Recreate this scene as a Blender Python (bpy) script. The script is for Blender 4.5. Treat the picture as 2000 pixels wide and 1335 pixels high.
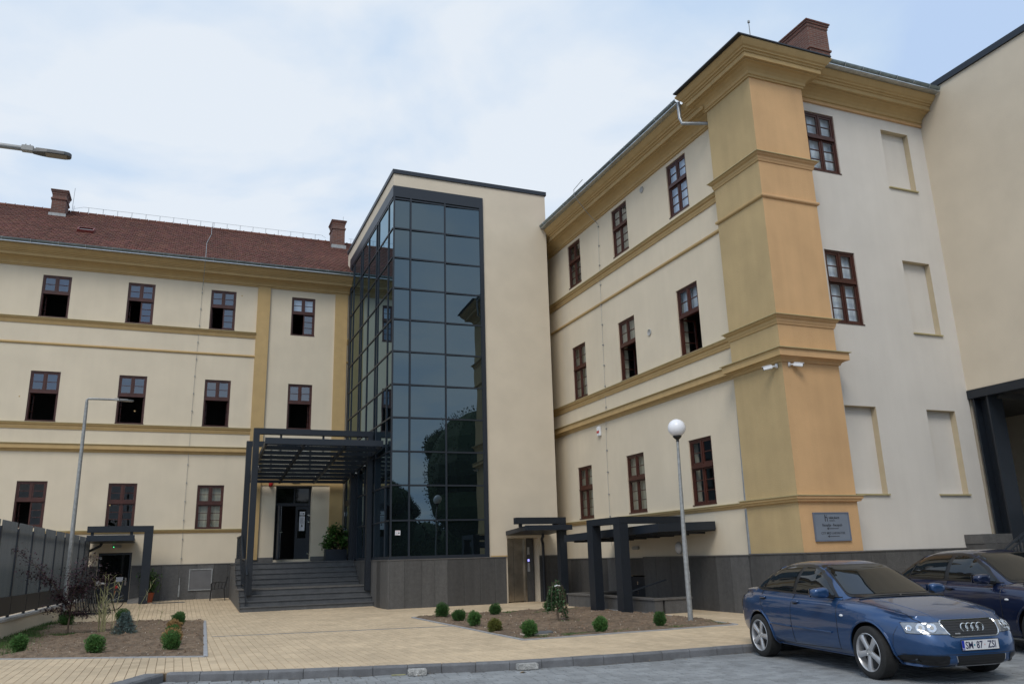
import bpy, bmesh, math, random
import numpy as np
from mathutils import Vector, Matrix
from mathutils.bvhtree import BVHTree
from mathutils import noise as mnoise
random.seed(7)
R = math.radians
PI = math.pi
S = bpy.context.scene
COL = S.collection
for o in list(bpy.data.objects): bpy.data.objects.remove(o)

# ------------------------------------------------------------------ camera
cam_d = bpy.data.cameras.new('camera'); cam = bpy.data.objects.new('camera', cam_d); COL.objects.link(cam)
yaw, pitch, roll = 0.39097, 0.261302, 0.0282545
Fw = Vector((math.sin(yaw)*math.cos(pitch), math.cos(yaw)*math.cos(pitch), math.sin(pitch)))
Rt = Vector((math.cos(yaw), -math.sin(yaw), 0)); Dn = Fw.cross(Rt)
cr = Rt*math.cos(roll)+Dn*math.sin(roll); cd = -Rt*math.sin(roll)+Dn*math.cos(roll)
m = Matrix(((cr.x, -cd.x, -Fw.x), (cr.y, -cd.y, -Fw.y), (cr.z, -cd.z, -Fw.z))).to_4x4()
m.translation = Vector((0, 0, 1.6)); cam.matrix_world = m
cam_d.sensor_width = 36; cam_d.lens = 36*1574/2000; cam_d.clip_end = 2000; cam_d.clip_start = 0.05
S.camera = cam

# ------------------------------------------------------------------ world + sun
SUN_EL, SUN_AZ = R(48), R(218)      # azimuth measured clockwise from +Y
w = bpy.data.worlds.new('World'); S.world = w; w.use_nodes = True
nt = w.node_tree; nt.nodes.clear()
def N(t, typ, **kw):
    n = t.nodes.new(typ)
    for k, v in kw.items(): setattr(n, k, v)
    return n
out = N(nt, 'ShaderNodeOutputWorld'); bg = N(nt, 'ShaderNodeBackground')
sky = N(nt, 'ShaderNodeTexSky'); sky.sky_type = 'NISHITA'; sky.sun_disc = False
sky.sun_elevation = SUN_EL; sky.sun_rotation = SUN_AZ; sky.dust_density = 2.0; sky.ozone_density = 2.0
tc = N(nt, 'ShaderNodeTexCoord'); sep = N(nt, 'ShaderNodeSeparateXYZ')
add = N(nt, 'ShaderNodeMath', operation='ADD'); add.inputs[1].default_value = 0.22
mx0 = N(nt, 'ShaderNodeMath', operation='MAXIMUM'); mx0.inputs[1].default_value = 0.0
dv = N(nt, 'ShaderNodeVectorMath', operation='DIVIDE'); cmb = N(nt, 'ShaderNodeCombineXYZ')
nt.links.new(tc.outputs['Generated'], sep.inputs[0]); nt.links.new(sep.outputs[2], mx0.inputs[0]); nt.links.new(mx0.outputs[0], add.inputs[0])
for i in range(3): nt.links.new(add.outputs[0], cmb.inputs[i])
nt.links.new(tc.outputs['Generated'], dv.inputs[0]); nt.links.new(cmb.outputs[0], dv.inputs[1])
n1 = N(nt, 'ShaderNodeTexNoise'); n1.inputs['Scale'].default_value = 1.15; n1.inputs['Detail'].default_value = 7; n1.inputs['Roughness'].default_value = 0.5; n1.inputs['Distortion'].default_value = 0.5
n2 = N(nt, 'ShaderNodeTexNoise'); n2.inputs['Scale'].default_value = 2.7; n2.inputs['Detail'].default_value = 6; n2.inputs['Roughness'].default_value = 0.5; n2.inputs['Distortion'].default_value = 0.3
nt.links.new(dv.outputs[0], n1.inputs['Vector']); nt.links.new(dv.outputs[0], n2.inputs['Vector'])
mulv = N(nt, 'ShaderNodeMath', operation='MULTIPLY'); mulv.inputs[1].default_value = 0.85
addn = N(nt, 'ShaderNodeMath', operation='ADD')
nt.links.new(n2.outputs[0], mulv.inputs[0]); nt.links.new(n1.outputs[0], addn.inputs[0]); nt.links.new(mulv.outputs[0], addn.inputs[1])
ramp = N(nt, 'ShaderNodeValToRGB'); cr_ = ramp.color_ramp
cr_.elements[0].position = 0.46; cr_.elements[0].color = (0.47, 0.61, 0.84, 1)
cr_.elements[1].position = 0.79; cr_.elements[1].color = (0.75, 0.81, 0.88, 1)
e = cr_.elements.new(0.57); e.color = (0.53, 0.665, 0.845, 1)
e = cr_.elements.new(0.66); e.color = (0.61, 0.72, 0.86, 1)
sub = N(nt, 'ShaderNodeMath', operation='SUBTRACT'); sub.inputs[1].default_value = 0.30
nt.links.new(addn.outputs[0], sub.inputs[0]); nt.links.new(sub.outputs[0], ramp.inputs[0])
skm = N(nt, 'ShaderNodeMixRGB', blend_type='MULTIPLY'); skm.inputs[0].default_value = 1; skm.inputs[2].default_value = (1, 1, 1, 1)
# the sky itself at strength 0.1, the cloud layer brought to the same scale
sc = N(nt, 'ShaderNodeMixRGB', blend_type='MULTIPLY'); sc.inputs[0].default_value = 1; sc.inputs[2].default_value = (10, 10, 10, 1)
nt.links.new(ramp.outputs[0], sc.inputs[1])
mix = N(nt, 'ShaderNodeMixRGB'); mix.inputs[0].default_value = 0.92
nt.links.new(sky.outputs[0], mix.inputs[1]); nt.links.new(sc.outputs[0], mix.inputs[2])
nt.links.new(mix.outputs[0], bg.inputs['Color']); bg.inputs['Strength'].default_value = 0.1
nt.links.new(bg.outputs[0], out.inputs[0])
sd = bpy.data.lights.new('sun', 'SUN'); sun = bpy.data.objects.new('sun', sd); COL.objects.link(sun)
sd.energy = 1.5; sd.angle = R(25); sd.color = (1, 0.93, 0.82)
dirv = Vector((math.sin(SUN_AZ)*math.cos(SUN_EL), math.cos(SUN_AZ)*math.cos(SUN_EL), math.sin(SUN_EL)))
sun.rotation_euler = dirv.to_track_quat('Z', 'Y').to_euler(); sun.location = (0, -5, 30)
S.view_settings.view_transform = 'Standard'; S.view_settings.look = 'None'; S.view_settings.gamma = 1
S.view_settings.exposure = 0.16; S.view_settings.use_curve_mapping = False
try:
    S.cycles.max_bounces = 6; S.cycles.transparent_max_bounces = 12
except Exception: pass

# ------------------------------------------------------------------ materials
def new_mat(name):
    m = bpy.data.materials.new(name); m.use_nodes = True
    return m, m.node_tree, m.node_tree.nodes['Principled BSDF']
def P(name, col, rough=0.7, metal=0.0, ns=0, na=0.0, bs=0, ba=0.0, isl=0.0, objr=0.0, streak=0.0, spec=None, ior=None, coat=0.0, speck=0.0, big=0.0, emit=None, hue=0.0):
    m, t, b = new_mat(name)
    b.inputs['Roughness'].default_value = rough; b.inputs['Metallic'].default_value = metal
    if ior: b.inputs['IOR'].default_value = ior
    if spec is not None: b.inputs['Specular IOR Level'].default_value = spec
    if coat: b.inputs['Coat Weight'].default_value = coat; b.inputs['Coat Roughness'].default_value = 0.03
    geo = N(t, 'ShaderNodeNewGeometry')
    cur = N(t, 'ShaderNodeRGB'); cur.outputs[0].default_value = (*col, 1); sock = cur.outputs[0]
    def var(fac_sock, amt, sock):   # multiply colour by 1 + amt*(fac-0.5)*2
        mr = N(t, 'ShaderNodeMapRange'); mr.inputs['To Min'].default_value = 1-amt; mr.inputs['To Max'].default_value = 1+amt
        t.links.new(fac_sock, mr.inputs['Value'])
        mm = N(t, 'ShaderNodeVectorMath', operation='SCALE')
        t.links.new(sock, mm.inputs[0]); t.links.new(mr.outputs[0], mm.inputs['Scale'])
        return mm.outputs[0]
    def noise(scale, vec=None, detail=4, lo=0.3, hi=0.7):
        n = N(t, 'ShaderNodeTexNoise'); n.inputs['Scale'].default_value = scale; n.inputs['Detail'].default_value = detail
        t.links.new(vec or geo.outputs['Position'], n.inputs['Vector'])
        mr = N(t, 'ShaderNodeMapRange'); mr.inputs['From Min'].default_value = lo; mr.inputs['From Max'].default_value = hi
        t.links.new(n.outputs[0], mr.inputs['Value']); return mr.outputs[0]
    if na: sock = var(noise(ns), na, sock)
    if big: sock = var(noise(0.55, detail=5), big, sock)
    if speck: sock = var(noise(90, detail=2), speck, sock)
    if streak:
        vm = N(t, 'ShaderNodeVectorMath', operation='MULTIPLY'); vm.inputs[1].default_value = (2.2, 2.2, 0.18)
        t.links.new(geo.outputs['Position'], vm.inputs[0]); sock = var(noise(2.0, vm.outputs[0], 6), streak, sock)
    if isl: sock = var(geo.outputs['Random Per Island'], isl, sock)
    if objr:
        oi = N(t, 'ShaderNodeObjectInfo'); sock = var(oi.outputs['Random'], objr, sock)
    if hue:
        hs = N(t, 'ShaderNodeHueSaturation'); mr = N(t, 'ShaderNodeMapRange')
        mr.inputs['To Min'].default_value = 0.5-hue; mr.inputs['To Max'].default_value = 0.5+hue
        n = N(t, 'ShaderNodeMath', operation='FRACT'); ml = N(t, 'ShaderNodeMath', operation='MULTIPLY'); ml.inputs[1].default_value = 7.31
        t.links.new(geo.outputs['Random Per Island'], ml.inputs[0]); t.links.new(ml.outputs[0], n.inputs[0]); t.links.new(n.outputs[0], mr.inputs['Value'])
        t.links.new(mr.outputs[0], hs.inputs['Hue']); t.links.new(sock, hs.inputs['Color']); sock = hs.outputs[0]
    t.links.new(sock, b.inputs['Base Color'])
    if ba:
        n = N(t, 'ShaderNodeTexNoise'); n.inputs['Scale'].default_value = bs; n.inputs['Detail'].default_value = 5
        t.links.new(geo.outputs['Position'], n.inputs['Vector'])
        bp = N(t, 'ShaderNodeBump'); bp.inputs['Strength'].default_value = ba; bp.inputs['Distance'].default_value = 0.02
        t.links.new(n.outputs[0], bp.inputs['Height']); t.links.new(bp.outputs[0], b.inputs['Normal'])
    if emit:
        b.inputs['Emission Color'].default_value = (*emit[0], 1); b.inputs['Emission Strength'].default_value = emit[1]
    return m
M = {}
M['cream'] = P('cream_stucco', (0.66, 0.58, 0.45), 0.9, ns=1.1, na=0.03, bs=70, ba=0.35, streak=0.016, big=0.02)
M['grey_cream'] = P('grey_cream_stucco', (0.63, 0.60, 0.555), 0.9, ns=1.3, na=0.025, bs=60, ba=0.4, streak=0.018, big=0.03)
M['sand'] = P('sand_stucco', (0.63, 0.555, 0.44), 0.9, ns=1.2, na=0.04, bs=70, ba=0.35, big=0.04)
M['ochre'] = P('ochre_moulding', (0.48, 0.335, 0.155), 0.85, ns=3, na=0.05, bs=80, ba=0.25, streak=0.03)
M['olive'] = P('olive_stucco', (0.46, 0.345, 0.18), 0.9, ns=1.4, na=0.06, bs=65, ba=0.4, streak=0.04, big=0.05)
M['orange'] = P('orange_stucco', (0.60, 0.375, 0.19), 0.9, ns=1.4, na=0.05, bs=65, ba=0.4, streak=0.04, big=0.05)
M['flash'] = P('yellow_metal_flashing', (0.42, 0.36, 0.19), 0.5)
M['slate'] = P('dark_granite', (0.080, 0.079, 0.078), 0.6, ns=9, na=0.12, speck=0.28, streak=0.14, objr=0.38, bs=150, ba=0.12)
M['slate_top'] = P('granite_edge', (0.12, 0.115, 0.11), 0.55, ns=6, na=0.15, speck=0.2)
M['step'] = P('granite_step', (0.080, 0.084, 0.090), 0.6, ns=5, na=0.15, speck=0.25, streak=0.05)
M['steel_dk'] = P('anthracite_metal', (0.010, 0.0145, 0.022), 0.45, ns=6, na=0.08)
M['steel_dk2'] = P('anthracite_panel', (0.013, 0.019, 0.029), 0.42)
M['wood'] = P('mahogany_wood', (0.058, 0.016, 0.010), 0.42, ns=12, na=0.2, streak=0.2)
M['wood_dk'] = P('dark_brown_wood', (0.04, 0.012, 0.008), 0.4, ns=12, na=0.2)
M['curtain'] = P('white_curtain', (0.75, 0.78, 0.84), 0.9, streak=0.12)
M['curtain_c'] = P('cream_curtain', (0.42, 0.38, 0.28), 0.9, streak=0.12)
M['inside'] = P('dim_interior', (0.20, 0.19, 0.18), 0.9)
M['zinc'] = P('zinc_gutter', (0.20, 0.24, 0.25), 0.4, metal=0.6, ns=4, na=0.25)
M['zinc_lt'] = P('bright_zinc', (0.55, 0.58, 0.6), 0.3, metal=0.8, ns=8, na=0.15)
M['galv'] = P('galvanised_steel', (0.30, 0.31, 0.31), 0.5, metal=0.4, ns=14, na=0.2)
M['steel'] = P('brushed_steel', (0.48, 0.43, 0.36), 0.28, metal=0.95, ns=2.5, na=0.3)
M['chrome'] = P('chrome', (0.8, 0.8, 0.8), 0.12, metal=1.0)
M['alu'] = P('alloy_silver', (0.52, 0.53, 0.55), 0.35, metal=0.6)
M['black'] = P('black_plastic', (0.012, 0.012, 0.013), 0.5)
M['rubber'] = P('tyre_rubber', (0.018, 0.018, 0.018), 0.85, ns=20, na=0.2)
M['white'] = P('white_plastic', (0.75, 0.76, 0.78), 0.4)
M['opal'] = P('opal_glass_globe', (0.85, 0.86, 0.9), 0.3)
M['grey_plastic'] = P('grey_plastic', (0.35, 0.35, 0.34), 0.5)
M['tile'] = P('clay_roof_tile', (0.150, 0.060, 0.042), 0.8, isl=0.28, ns=0.8, na=0.15, hue=0.012, bs=60, ba=0.3)
M['tile_ridge'] = P('clay_ridge_tile', (0.13, 0.048, 0.03), 0.8, isl=0.25)
M['paver'] = P('cream_paver', (0.54, 0.425, 0.285), 0.85, isl=0.085, objr=0.06, ns=1.2, na=0.075, bs=120, ba=0.25, speck=0.07, big=0.10)
M['joint'] = P('paver_joint_sand', (0.20, 0.15, 0.10), 0.95)
M['gpaver'] = P('grey_paver', (0.245, 0.258, 0.268), 0.8, isl=0.15, objr=0.13, ns=3.5, na=0.14, bs=90, ba=0.5, speck=0.12, big=0.08)
M['gjoint'] = P('grey_joint_sand', (0.09, 0.085, 0.075), 0.95)
M['kerb'] = P('concrete_kerb', (0.14, 0.145, 0.155), 0.8, ns=7, na=0.16, speck=0.1, objr=0.09, bs=60, ba=0.3, streak=0.08)
M['edging'] = P('light_edging', (0.30, 0.31, 0.33), 0.8, ns=6, na=0.15)
M['soil'] = P('brown_soil', (0.150, 0.106, 0.070), 0.95, ns=9, na=0.35, speck=0.3, bs=35, ba=1.0, big=0.25)
M['pebble'] = P('pale_pebble', (0.38, 0.33, 0.27), 0.9, isl=0.5)
M['clod'] = P('soil_clod', (0.15, 0.10, 0.066), 0.95, isl=0.4)
M['ground'] = P('far_ground', (0.15, 0.15, 0.14), 0.9, ns=2, na=0.2)
M['grass'] = P('grass_blades', (0.06, 0.12, 0.025), 0.7, isl=0.5)
M['thuja'] = P('thuja_green', (0.055, 0.14, 0.028), 0.7, isl=0.5, hue=0.02)
M['thuja_dk'] = P('deep_thuja_green', (0.036, 0.10, 0.020), 0.7, isl=0.5, hue=0.02)
M['thuja_yl'] = P('yellowish_thuja', (0.11, 0.12, 0.02), 0.7, isl=0.5, hue=0.03)
M['dead'] = P('dry_brown_foliage', (0.30, 0.19, 0.075), 0.8, isl=0.5)
M['spruce'] = P('blue_spruce', (0.10, 0.15, 0.145), 0.7, isl=0.45)
M['maple'] = P('purple_leaves', (0.040, 0.012, 0.022), 0.6, isl=0.55)
M['leaf'] = P('glossy_green_leaf', (0.045, 0.11, 0.02), 0.45, isl=0.5)
M['juniper'] = P('juniper_green', (0.04, 0.10, 0.035), 0.7, isl=0.5)
M['reed'] = P('pale_reed', (0.27, 0.26, 0.13), 0.7, isl=0.4)
M['tree'] = P('tree_foliage', (0.035, 0.06, 0.02), 0.8, isl=0.5)
M['bark'] = P('bark', (0.10, 0.075, 0.055), 0.9, ns=30, na=0.3)
M['terracotta'] = P('terracotta', (0.42, 0.10, 0.04), 0.7, ns=6, na=0.1)
M['red'] = P('red_plastic', (0.35, 0.01, 0.01), 0.4)
M['brick'] = P('brick', (0.17, 0.055, 0.035), 0.85)
M['green_led'] = P('green_led', (0.0, 0.3, 0.08), 0.4, emit=((0.05, 1.0, 0.3), 2.5))
M['blue_led'] = P('blue_led', (0.2, 0.2, 0.6), 0.4, emit=((0.35, 0.35, 1.0), 1.5))
M['amber'] = P('amber_lens', (0.7, 0.25, 0.02), 0.2)
M['paper'] = P('paper', (0.72, 0.74, 0.80), 0.7)
M['ink'] = P('dark_ink', (0.02, 0.02, 0.025), 0.6)
M['redink'] = P('red_ink', (0.5, 0.05, 0.05), 0.6)
M['sign'] = P('grey_sign_plate', (0.17, 0.20, 0.25), 0.45, ns=3, na=0.05)
M['plate_white'] = P('plate_white', (0.62, 0.63, 0.66), 0.4)
M['plate_blue'] = P('plate_blue', (0.01, 0.03, 0.35), 0.4)
M['car_black'] = P('car_black_trim', (0.010, 0.010, 0.011), 0.35)
M['door_glass'] = P('dark_door_glass', (0.006, 0.007, 0.008), 0.02, ior=1.45)
M['car_glass'] = P('tinted_car_glass', (0.006, 0.008, 0.009), 0.015, ior=1.6)
M['lens'] = P('headlight_lens', (0.26, 0.28, 0.31), 0.06, metal=0.55, ns=30, na=0.15, coat=1)
M['lens_in'] = P('headlight_reflector', (0.8, 0.8, 0.82), 0.08, metal=1)
M['tail'] = P('tail_light_red', (0.25, 0.01, 0.01), 0.15)
M['paint_blue'] = P('blue_metallic_paint', (0.016, 0.060, 0.165), 0.33, metal=0.45, coat=1)
M['paint_navy'] = P('navy_metallic_paint', (0.008, 0.017, 0.058), 0.33, metal=0.45, coat=1)
M['bin'] = P('beige_roller', (0.3, 0.28, 0.2), 0.6)
# brick with courses
def brick_mat():
    m, t, b = new_mat('brick_courses'); b.inputs['Roughness'].default_value = 0.85
    tcn = N(t, 'ShaderNodeTexCoord'); geo = N(t, 'ShaderNodeNewGeometry')
    sp = N(t, 'ShaderNodeSeparateXYZ'); t.links.new(geo.outputs['Position'], sp.inputs[0])
    ad = N(t, 'ShaderNodeMath', operation='ADD'); t.links.new(sp.outputs[0], ad.inputs[0]); t.links.new(sp.outputs[1], ad.inputs[1])
    cb = N(t, 'ShaderNodeCombineXYZ'); t.links.new(ad.outputs[0], cb.inputs[0]); t.links.new(sp.outputs[2], cb.inputs[1])
    br = N(t, 'ShaderNodeTexBrick'); br.inputs['Scale'].default_value = 1.0
    br.inputs['Color1'].default_value = (0.155, 0.062, 0.044, 1); br.inputs['Color2'].default_value = (0.085, 0.038, 0.032, 1)
    br.inputs['Mortar'].default_value = (0.17, 0.13, 0.11, 1); br.inputs['Brick Width'].default_value = 0.26
    br.inputs['Row Height'].default_value = 0.078; br.inputs['Mortar Size'].default_value = 0.011; br.inputs['Bias'].default_value = -0.2
    t.links.new(cb.outputs[0], br.inputs['Vector']); t.links.new(br.outputs[0], b.inputs['Base Color'])
    bp = N(t, 'ShaderNodeBump'); bp.inputs['Strength'].default_value = 0.6; bp.inputs['Distance'].default_value = 0.01; bp.invert = True
    t.links.new(br.outputs[1], bp.inputs['Height']); t.links.new(bp.outputs[0], b.inputs['Normal'])
    return m
M['brickwall'] = brick_mat()
# curtain-wall glass: opaque solar glass with a mirror-like coating
def solar(name, base, rmin, tint):
    m = bpy.data.materials.new(name); m.use_nodes = True; t = m.node_tree; t.nodes.clear()
    o = N(t, 'ShaderNodeOutputMaterial'); d = N(t, 'ShaderNodeBsdfDiffuse'); g = N(t, 'ShaderNodeBsdfGlossy'); mx = N(t, 'ShaderNodeMixShader')
    d.inputs[0].default_value = (*base, 1); g.inputs['Color'].default_value = (*tint, 1); g.inputs['Roughness'].default_value = 0.0
    lw = N(t, 'ShaderNodeLayerWeight'); lw.inputs['Blend'].default_value = 0.5
    pw = N(t, 'ShaderNodeMath', operation='POWER'); pw.inputs[1].default_value = 4.0
    t.links.new(lw.outputs['Facing'], pw.inputs[0])
    mr = N(t, 'ShaderNodeMapRange'); mr.inputs['To Min'].default_value = rmin; mr.inputs['To Max'].default_value = 1.0
    t.links.new(pw.outputs[0], mr.inputs['Value']); t.links.new(mr.outputs[0], mx.inputs[0])
    geo = N(t, 'ShaderNodeNewGeometry'); n = N(t, 'ShaderNodeTexNoise'); n.inputs['Scale'].default_value = 0.9; n.inputs['Detail'].default_value = 1
    t.links.new(geo.outputs['Position'], n.inputs['Vector'])
    bp = N(t, 'ShaderNodeBump'); bp.inputs['Strength'].default_value = 0.05; bp.inputs['Distance'].default_value = 0.05
    t.links.new(n.outputs[0], bp.inputs['Height']); t.links.new(bp.outputs[0], g.inputs['Normal'])
    t.links.new(d.outputs[0], mx.inputs[1]); t.links.new(g.outputs[0], mx.inputs[2]); t.links.new(mx.outputs[0], o.inputs[0])
    return m
M['solar'] = solar('solar_glass', (0.004, 0.006, 0.008), 0.155, (0.60, 0.80, 0.92))
def thin(name, rmin, tint=(1, 1, 1), trans=(0.85, 0.9, 0.92)):
    m = bpy.data.materials.new(name); m.use_nodes = True; t = m.node_tree; t.nodes.clear()
    o = N(t, 'ShaderNodeOutputMaterial'); d = N(t, 'ShaderNodeBsdfTransparent'); g = N(t, 'ShaderNodeBsdfGlossy'); mx = N(t, 'ShaderNodeMixShader')
    d.inputs[0].default_value = (*trans, 1); g.inputs['Color'].default_value = (*tint, 1); g.inputs['Roughness'].default_value = 0.0
    lw = N(t, 'ShaderNodeLayerWeight'); lw.inputs['Blend'].default_value = 0.5
    pw = N(t, 'ShaderNodeMath', operation='POWER'); pw.inputs[1].default_value = 4.0
    t.links.new(lw.outputs['Facing'], pw.inputs[0])
    mr = N(t, 'ShaderNodeMapRange'); mr.inputs['To Min'].default_value = rmin; mr.inputs['To Max'].default_value = 1.0
    t.links.new(pw.outputs[0], mr.inputs['Value']); t.links.new(mr.outputs[0], mx.inputs[0])
    t.links.new(d.outputs[0], mx.inputs[1]); t.links.new(g.outputs[0], mx.inputs[2]); t.links.new(mx.outputs[0], o.inputs[0])
    return m
M['pane'] = thin('window_glass', 0.17, (0.8, 0.88, 1.0))
M['pane_lo'] = thin('clear_window_glass', 0.03)
M['roofglass'] = thin('tinted_canopy_glass', 0.05, trans=(0.35, 0.42, 0.48))
M['mesh_sheet'] = thin('smoky_fence_sheet', 0.0, trans=(0.55, 0.60, 0.60))

# ------------------------------------------------------------------ mesh helpers
WM = {}          # world matrix of the objects used as parents
def link(o, parent=None):
    COL.objects.link(o)
    if parent is not None:
        o.parent = parent; o.matrix_parent_inverse = WM[parent.name].inverted()
    WM[o.name] = Matrix.Translation(o.location) @ o.rotation_euler.to_matrix().to_4x4()
    return o
def tag(o, label=None, cat=None, group=None, kind=None):
    if label: o['label'] = label
    if cat: o['category'] = cat
    if group: o['group'] = group
    if kind: o['kind'] = kind
    return o
def thing(name, label, cat, loc=(0, 0, 0), group=None, rz=0):
    o = bpy.data.objects.new(name, None); o.location = loc; o.rotation_euler = (0, 0, rz); o.empty_display_size = 0.3
    link(o); return tag(o, label, cat, group)
class MB:
    def __init__(s, T=None): s.v = []; s.f = []; s.mi = []; s.T = T; s.cur = 0
    def pt(s, p):
        s.v.append(tuple(p)); return len(s.v)-1
    def face(s, idx): s.f.append(tuple(idx)); s.mi.append(s.cur)
    def quad(s, a, b, c, d): s.face([s.pt(a), s.pt(b), s.pt(c), s.pt(d)])
    def poly(s, pts): s.face([s.pt(p) for p in pts])
    def box(s, x0, x1, y0, y1, z0, z1):
        i = len(s.v)
        for z in (z0, z1):
            for x, y in ((x0, y0), (x1, y0), (x1, y1), (x0, y1)): s.pt((x, y, z))
        for f in ((0, 3, 2, 1), (4, 5, 6, 7), (0, 1, 5, 4), (1, 2, 6, 5), (2, 3, 7, 6), (3, 0, 4, 7)): s.face([i+k for k in f])
        return s
    def bar(s, p0, p1, w, h, up=(0, 0, 1)):
        p0 = Vector(p0); p1 = Vector(p1); d = (p1-p0).normalized(); up = Vector(up)
        a = d.cross(up)
        if a.length < 1e-4: a = d.cross(Vector((1, 0, 0)))
        a.normalize(); b = a.cross(d).normalized(); i = len(s.v)
        for p in (p0, p1):
            for sa, sb in ((-1, -1), (1, -1), (1, 1), (-1, 1)): s.pt(p+a*(sa*w/2)+b*(sb*h/2))
        for f in ((0, 1, 2, 3), (7, 6, 5, 4), (0, 4, 5, 1), (1, 5, 6, 2), (2, 6, 7, 3), (3, 7, 4, 0)): s.face([i+k for k in f])
        return s
    def tube(s, pts, r, n=8, cap=True):
        pts = [Vector(p) for p in pts]; rs = r if isinstance(r, (list, tuple)) else [r]*len(pts)
        prev = None; i0 = len(s.v)
        for k, p in enumerate(pts):
            d = (pts[min(k+1, len(pts)-1)]-pts[max(k-1, 0)]).normalized()
            a = prev if prev is not None else (Vector((0, 0, 1)) if abs(d.z) < 0.9 else Vector((1, 0, 0)))
            a = (a-d*a.dot(d)).normalized(); prev = a; b = d.cross(a)
            for j in range(n):
                t = 2*PI*j/n; s.pt(p+(a*math.cos(t)+b*math.sin(t))*rs[k])
        for k in range(len(pts)-1):
            for j in range(n):
                s.face([i0+k*n+j, i0+k*n+(j+1) % n, i0+(k+1)*n+(j+1) % n, i0+(k+1)*n+j])
        if cap:
            s.face([i0+j for j in range(n)][::-1]); s.face([i0+(len(pts)-1)*n+j for j in range(n)])
        return s
    def lathe(s, prof, c=(0, 0, 0), axis='z', n=20):
        i0 = len(s.v)
        for r, h in prof:
            for j in range(n):
                t = 2*PI*j/n; x, y = r*math.cos(t), r*math.sin(t)
                p = (x, y, h) if axis == 'z' else ((x, h, y) if axis == 'y' else (h, x, y))
                s.pt((c[0]+p[0], c[1]+p[1], c[2]+p[2]))
        for k in range(len(prof)-1):
            for j in range(n): s.face([i0+k*n+j, i0+k*n+(j+1) % n, i0+(k+1)*n+(j+1) % n, i0+(k+1)*n+j])
        return s
    def build(s, name, mat, parent=None, smooth=False, kind=None, label=None, loc=None, bevel=0):
        me = bpy.data.meshes.new(name)
        v = s.v if s.T is None else [tuple(s.T @ Vector(p)) for p in s.v]
        me.from_pydata(v, [], s.f)
        mats = mat if isinstance(mat, list) else [mat]
        for mm in mats: me.materials.append(mm)
        if len(mats) > 1: me.polygons.foreach_set('material_index', s.mi)
        bm = bmesh.new(); bm.from_mesh(me); bmesh.ops.recalc_face_normals(bm, faces=bm.faces) if len(bm.faces) < 60000 else None
        if bevel: bmesh.ops.bevel(bm, geom=[e for e in bm.edges if e.is_manifold and e.calc_face_angle(0) > 0.5], offset=bevel, segments=2, affect='EDGES', clamp_overlap=True)
        bm.to_mesh(me); bm.free()
        if smooth:
            me.polygons.foreach_set('use_smooth', [True]*len(me.polygons))
            try: me.set_sharp_from_angle(angle=R(38))
            except Exception: pass
        o = bpy.data.objects.new(name, me)
        if loc: o.location = loc
        link(o, parent)
        if kind: o['kind'] = kind
        if label: o['label'] = label
        return o
def inst(name, mesh, parent, loc, rot=(0, 0, 0), scale=None):
    o = bpy.data.objects.new(name, mesh); o.location = loc; o.rotation_euler = rot
    if scale: o.scale = scale
    COL.objects.link(o); o.parent = parent; o.matrix_parent_inverse = WM[parent.name].inverted()
    return o
def copy_tree(o, parent=None, loc=None, rz=None):
    c = o.copy(); COL.objects.link(c)
    if parent: c.parent = parent
    if loc is not None: c.location = loc
    if rz is not None: c.rotation_euler = (0, 0, rz)
    for ch in o.children: copy_tree(ch, c)
    WM[c.name] = Matrix.Translation(c.location) @ c.rotation_euler.to_matrix().to_4x4()
    return c
def Fr(origin, u, inn):          # facade frame: local x along the wall, y inward, z up
    u = Vector(u); inn = Vector(inn); z = Vector((0, 0, 1)); o = Vector(origin)
    return Matrix(((u.x, inn.x, z.x, o.x), (u.y, inn.y, z.y, o.y), (u.z, inn.z, z.z, o.z), (0, 0, 0, 1)))
def wall(name, T, u0, u1, z0, z1, holes, mat, parent, depth=0.32, sub=2.5):
    """sheet with rectangular openings and their reveals; holes = (u0,u1,z0,z1[,depth[,back]])"""
    us = sorted(set([u0, u1]+[h[0] for h in holes]+[h[1] for h in holes]))
    zs = sorted(set([z0, z1]+[h[2] for h in holes]+[h[3] for h in holes]))
    us = [u for u in us if u0 <= u <= u1]; zs = [z for z in zs if z0 <= z <= z1]
    b = MB(T)
    for i in range(len(us)-1):
        for j in range(len(zs)-1):
            cu, cz = (us[i]+us[i+1])/2, (zs[j]+zs[j+1])/2
            if any(h[0] < cu < h[1] and h[2] < cz < h[3] for h in holes): continue
            b.quad((us[i], 0, zs[j]), (us[i+1], 0, zs[j]), (us[i+1], 0, zs[j+1]), (us[i], 0, zs[j+1]))
    for h in holes:
        d = h[4] if len(h) > 4 else depth; a, c, e, g = h[:4]; e = max(e, z0)
        b.quad((a, 0, e), (a, d, e), (a, d, g), (a, 0, g)); b.quad((c, 0, e), (c, 0, g), (c, d, g), (c, d, e))
        b.quad((a, 0, g), (a, d, g), (c, d, g), (c, 0, g)); b.quad((a, 0, e), (c, 0, e), (c, d, e), (a, d, e))
        if len(h) > 5: b.quad((a, d, e), (c, d, e), (c, d, g), (a, d, g))
    me = b.build(name, mat, parent)
    return me
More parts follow.
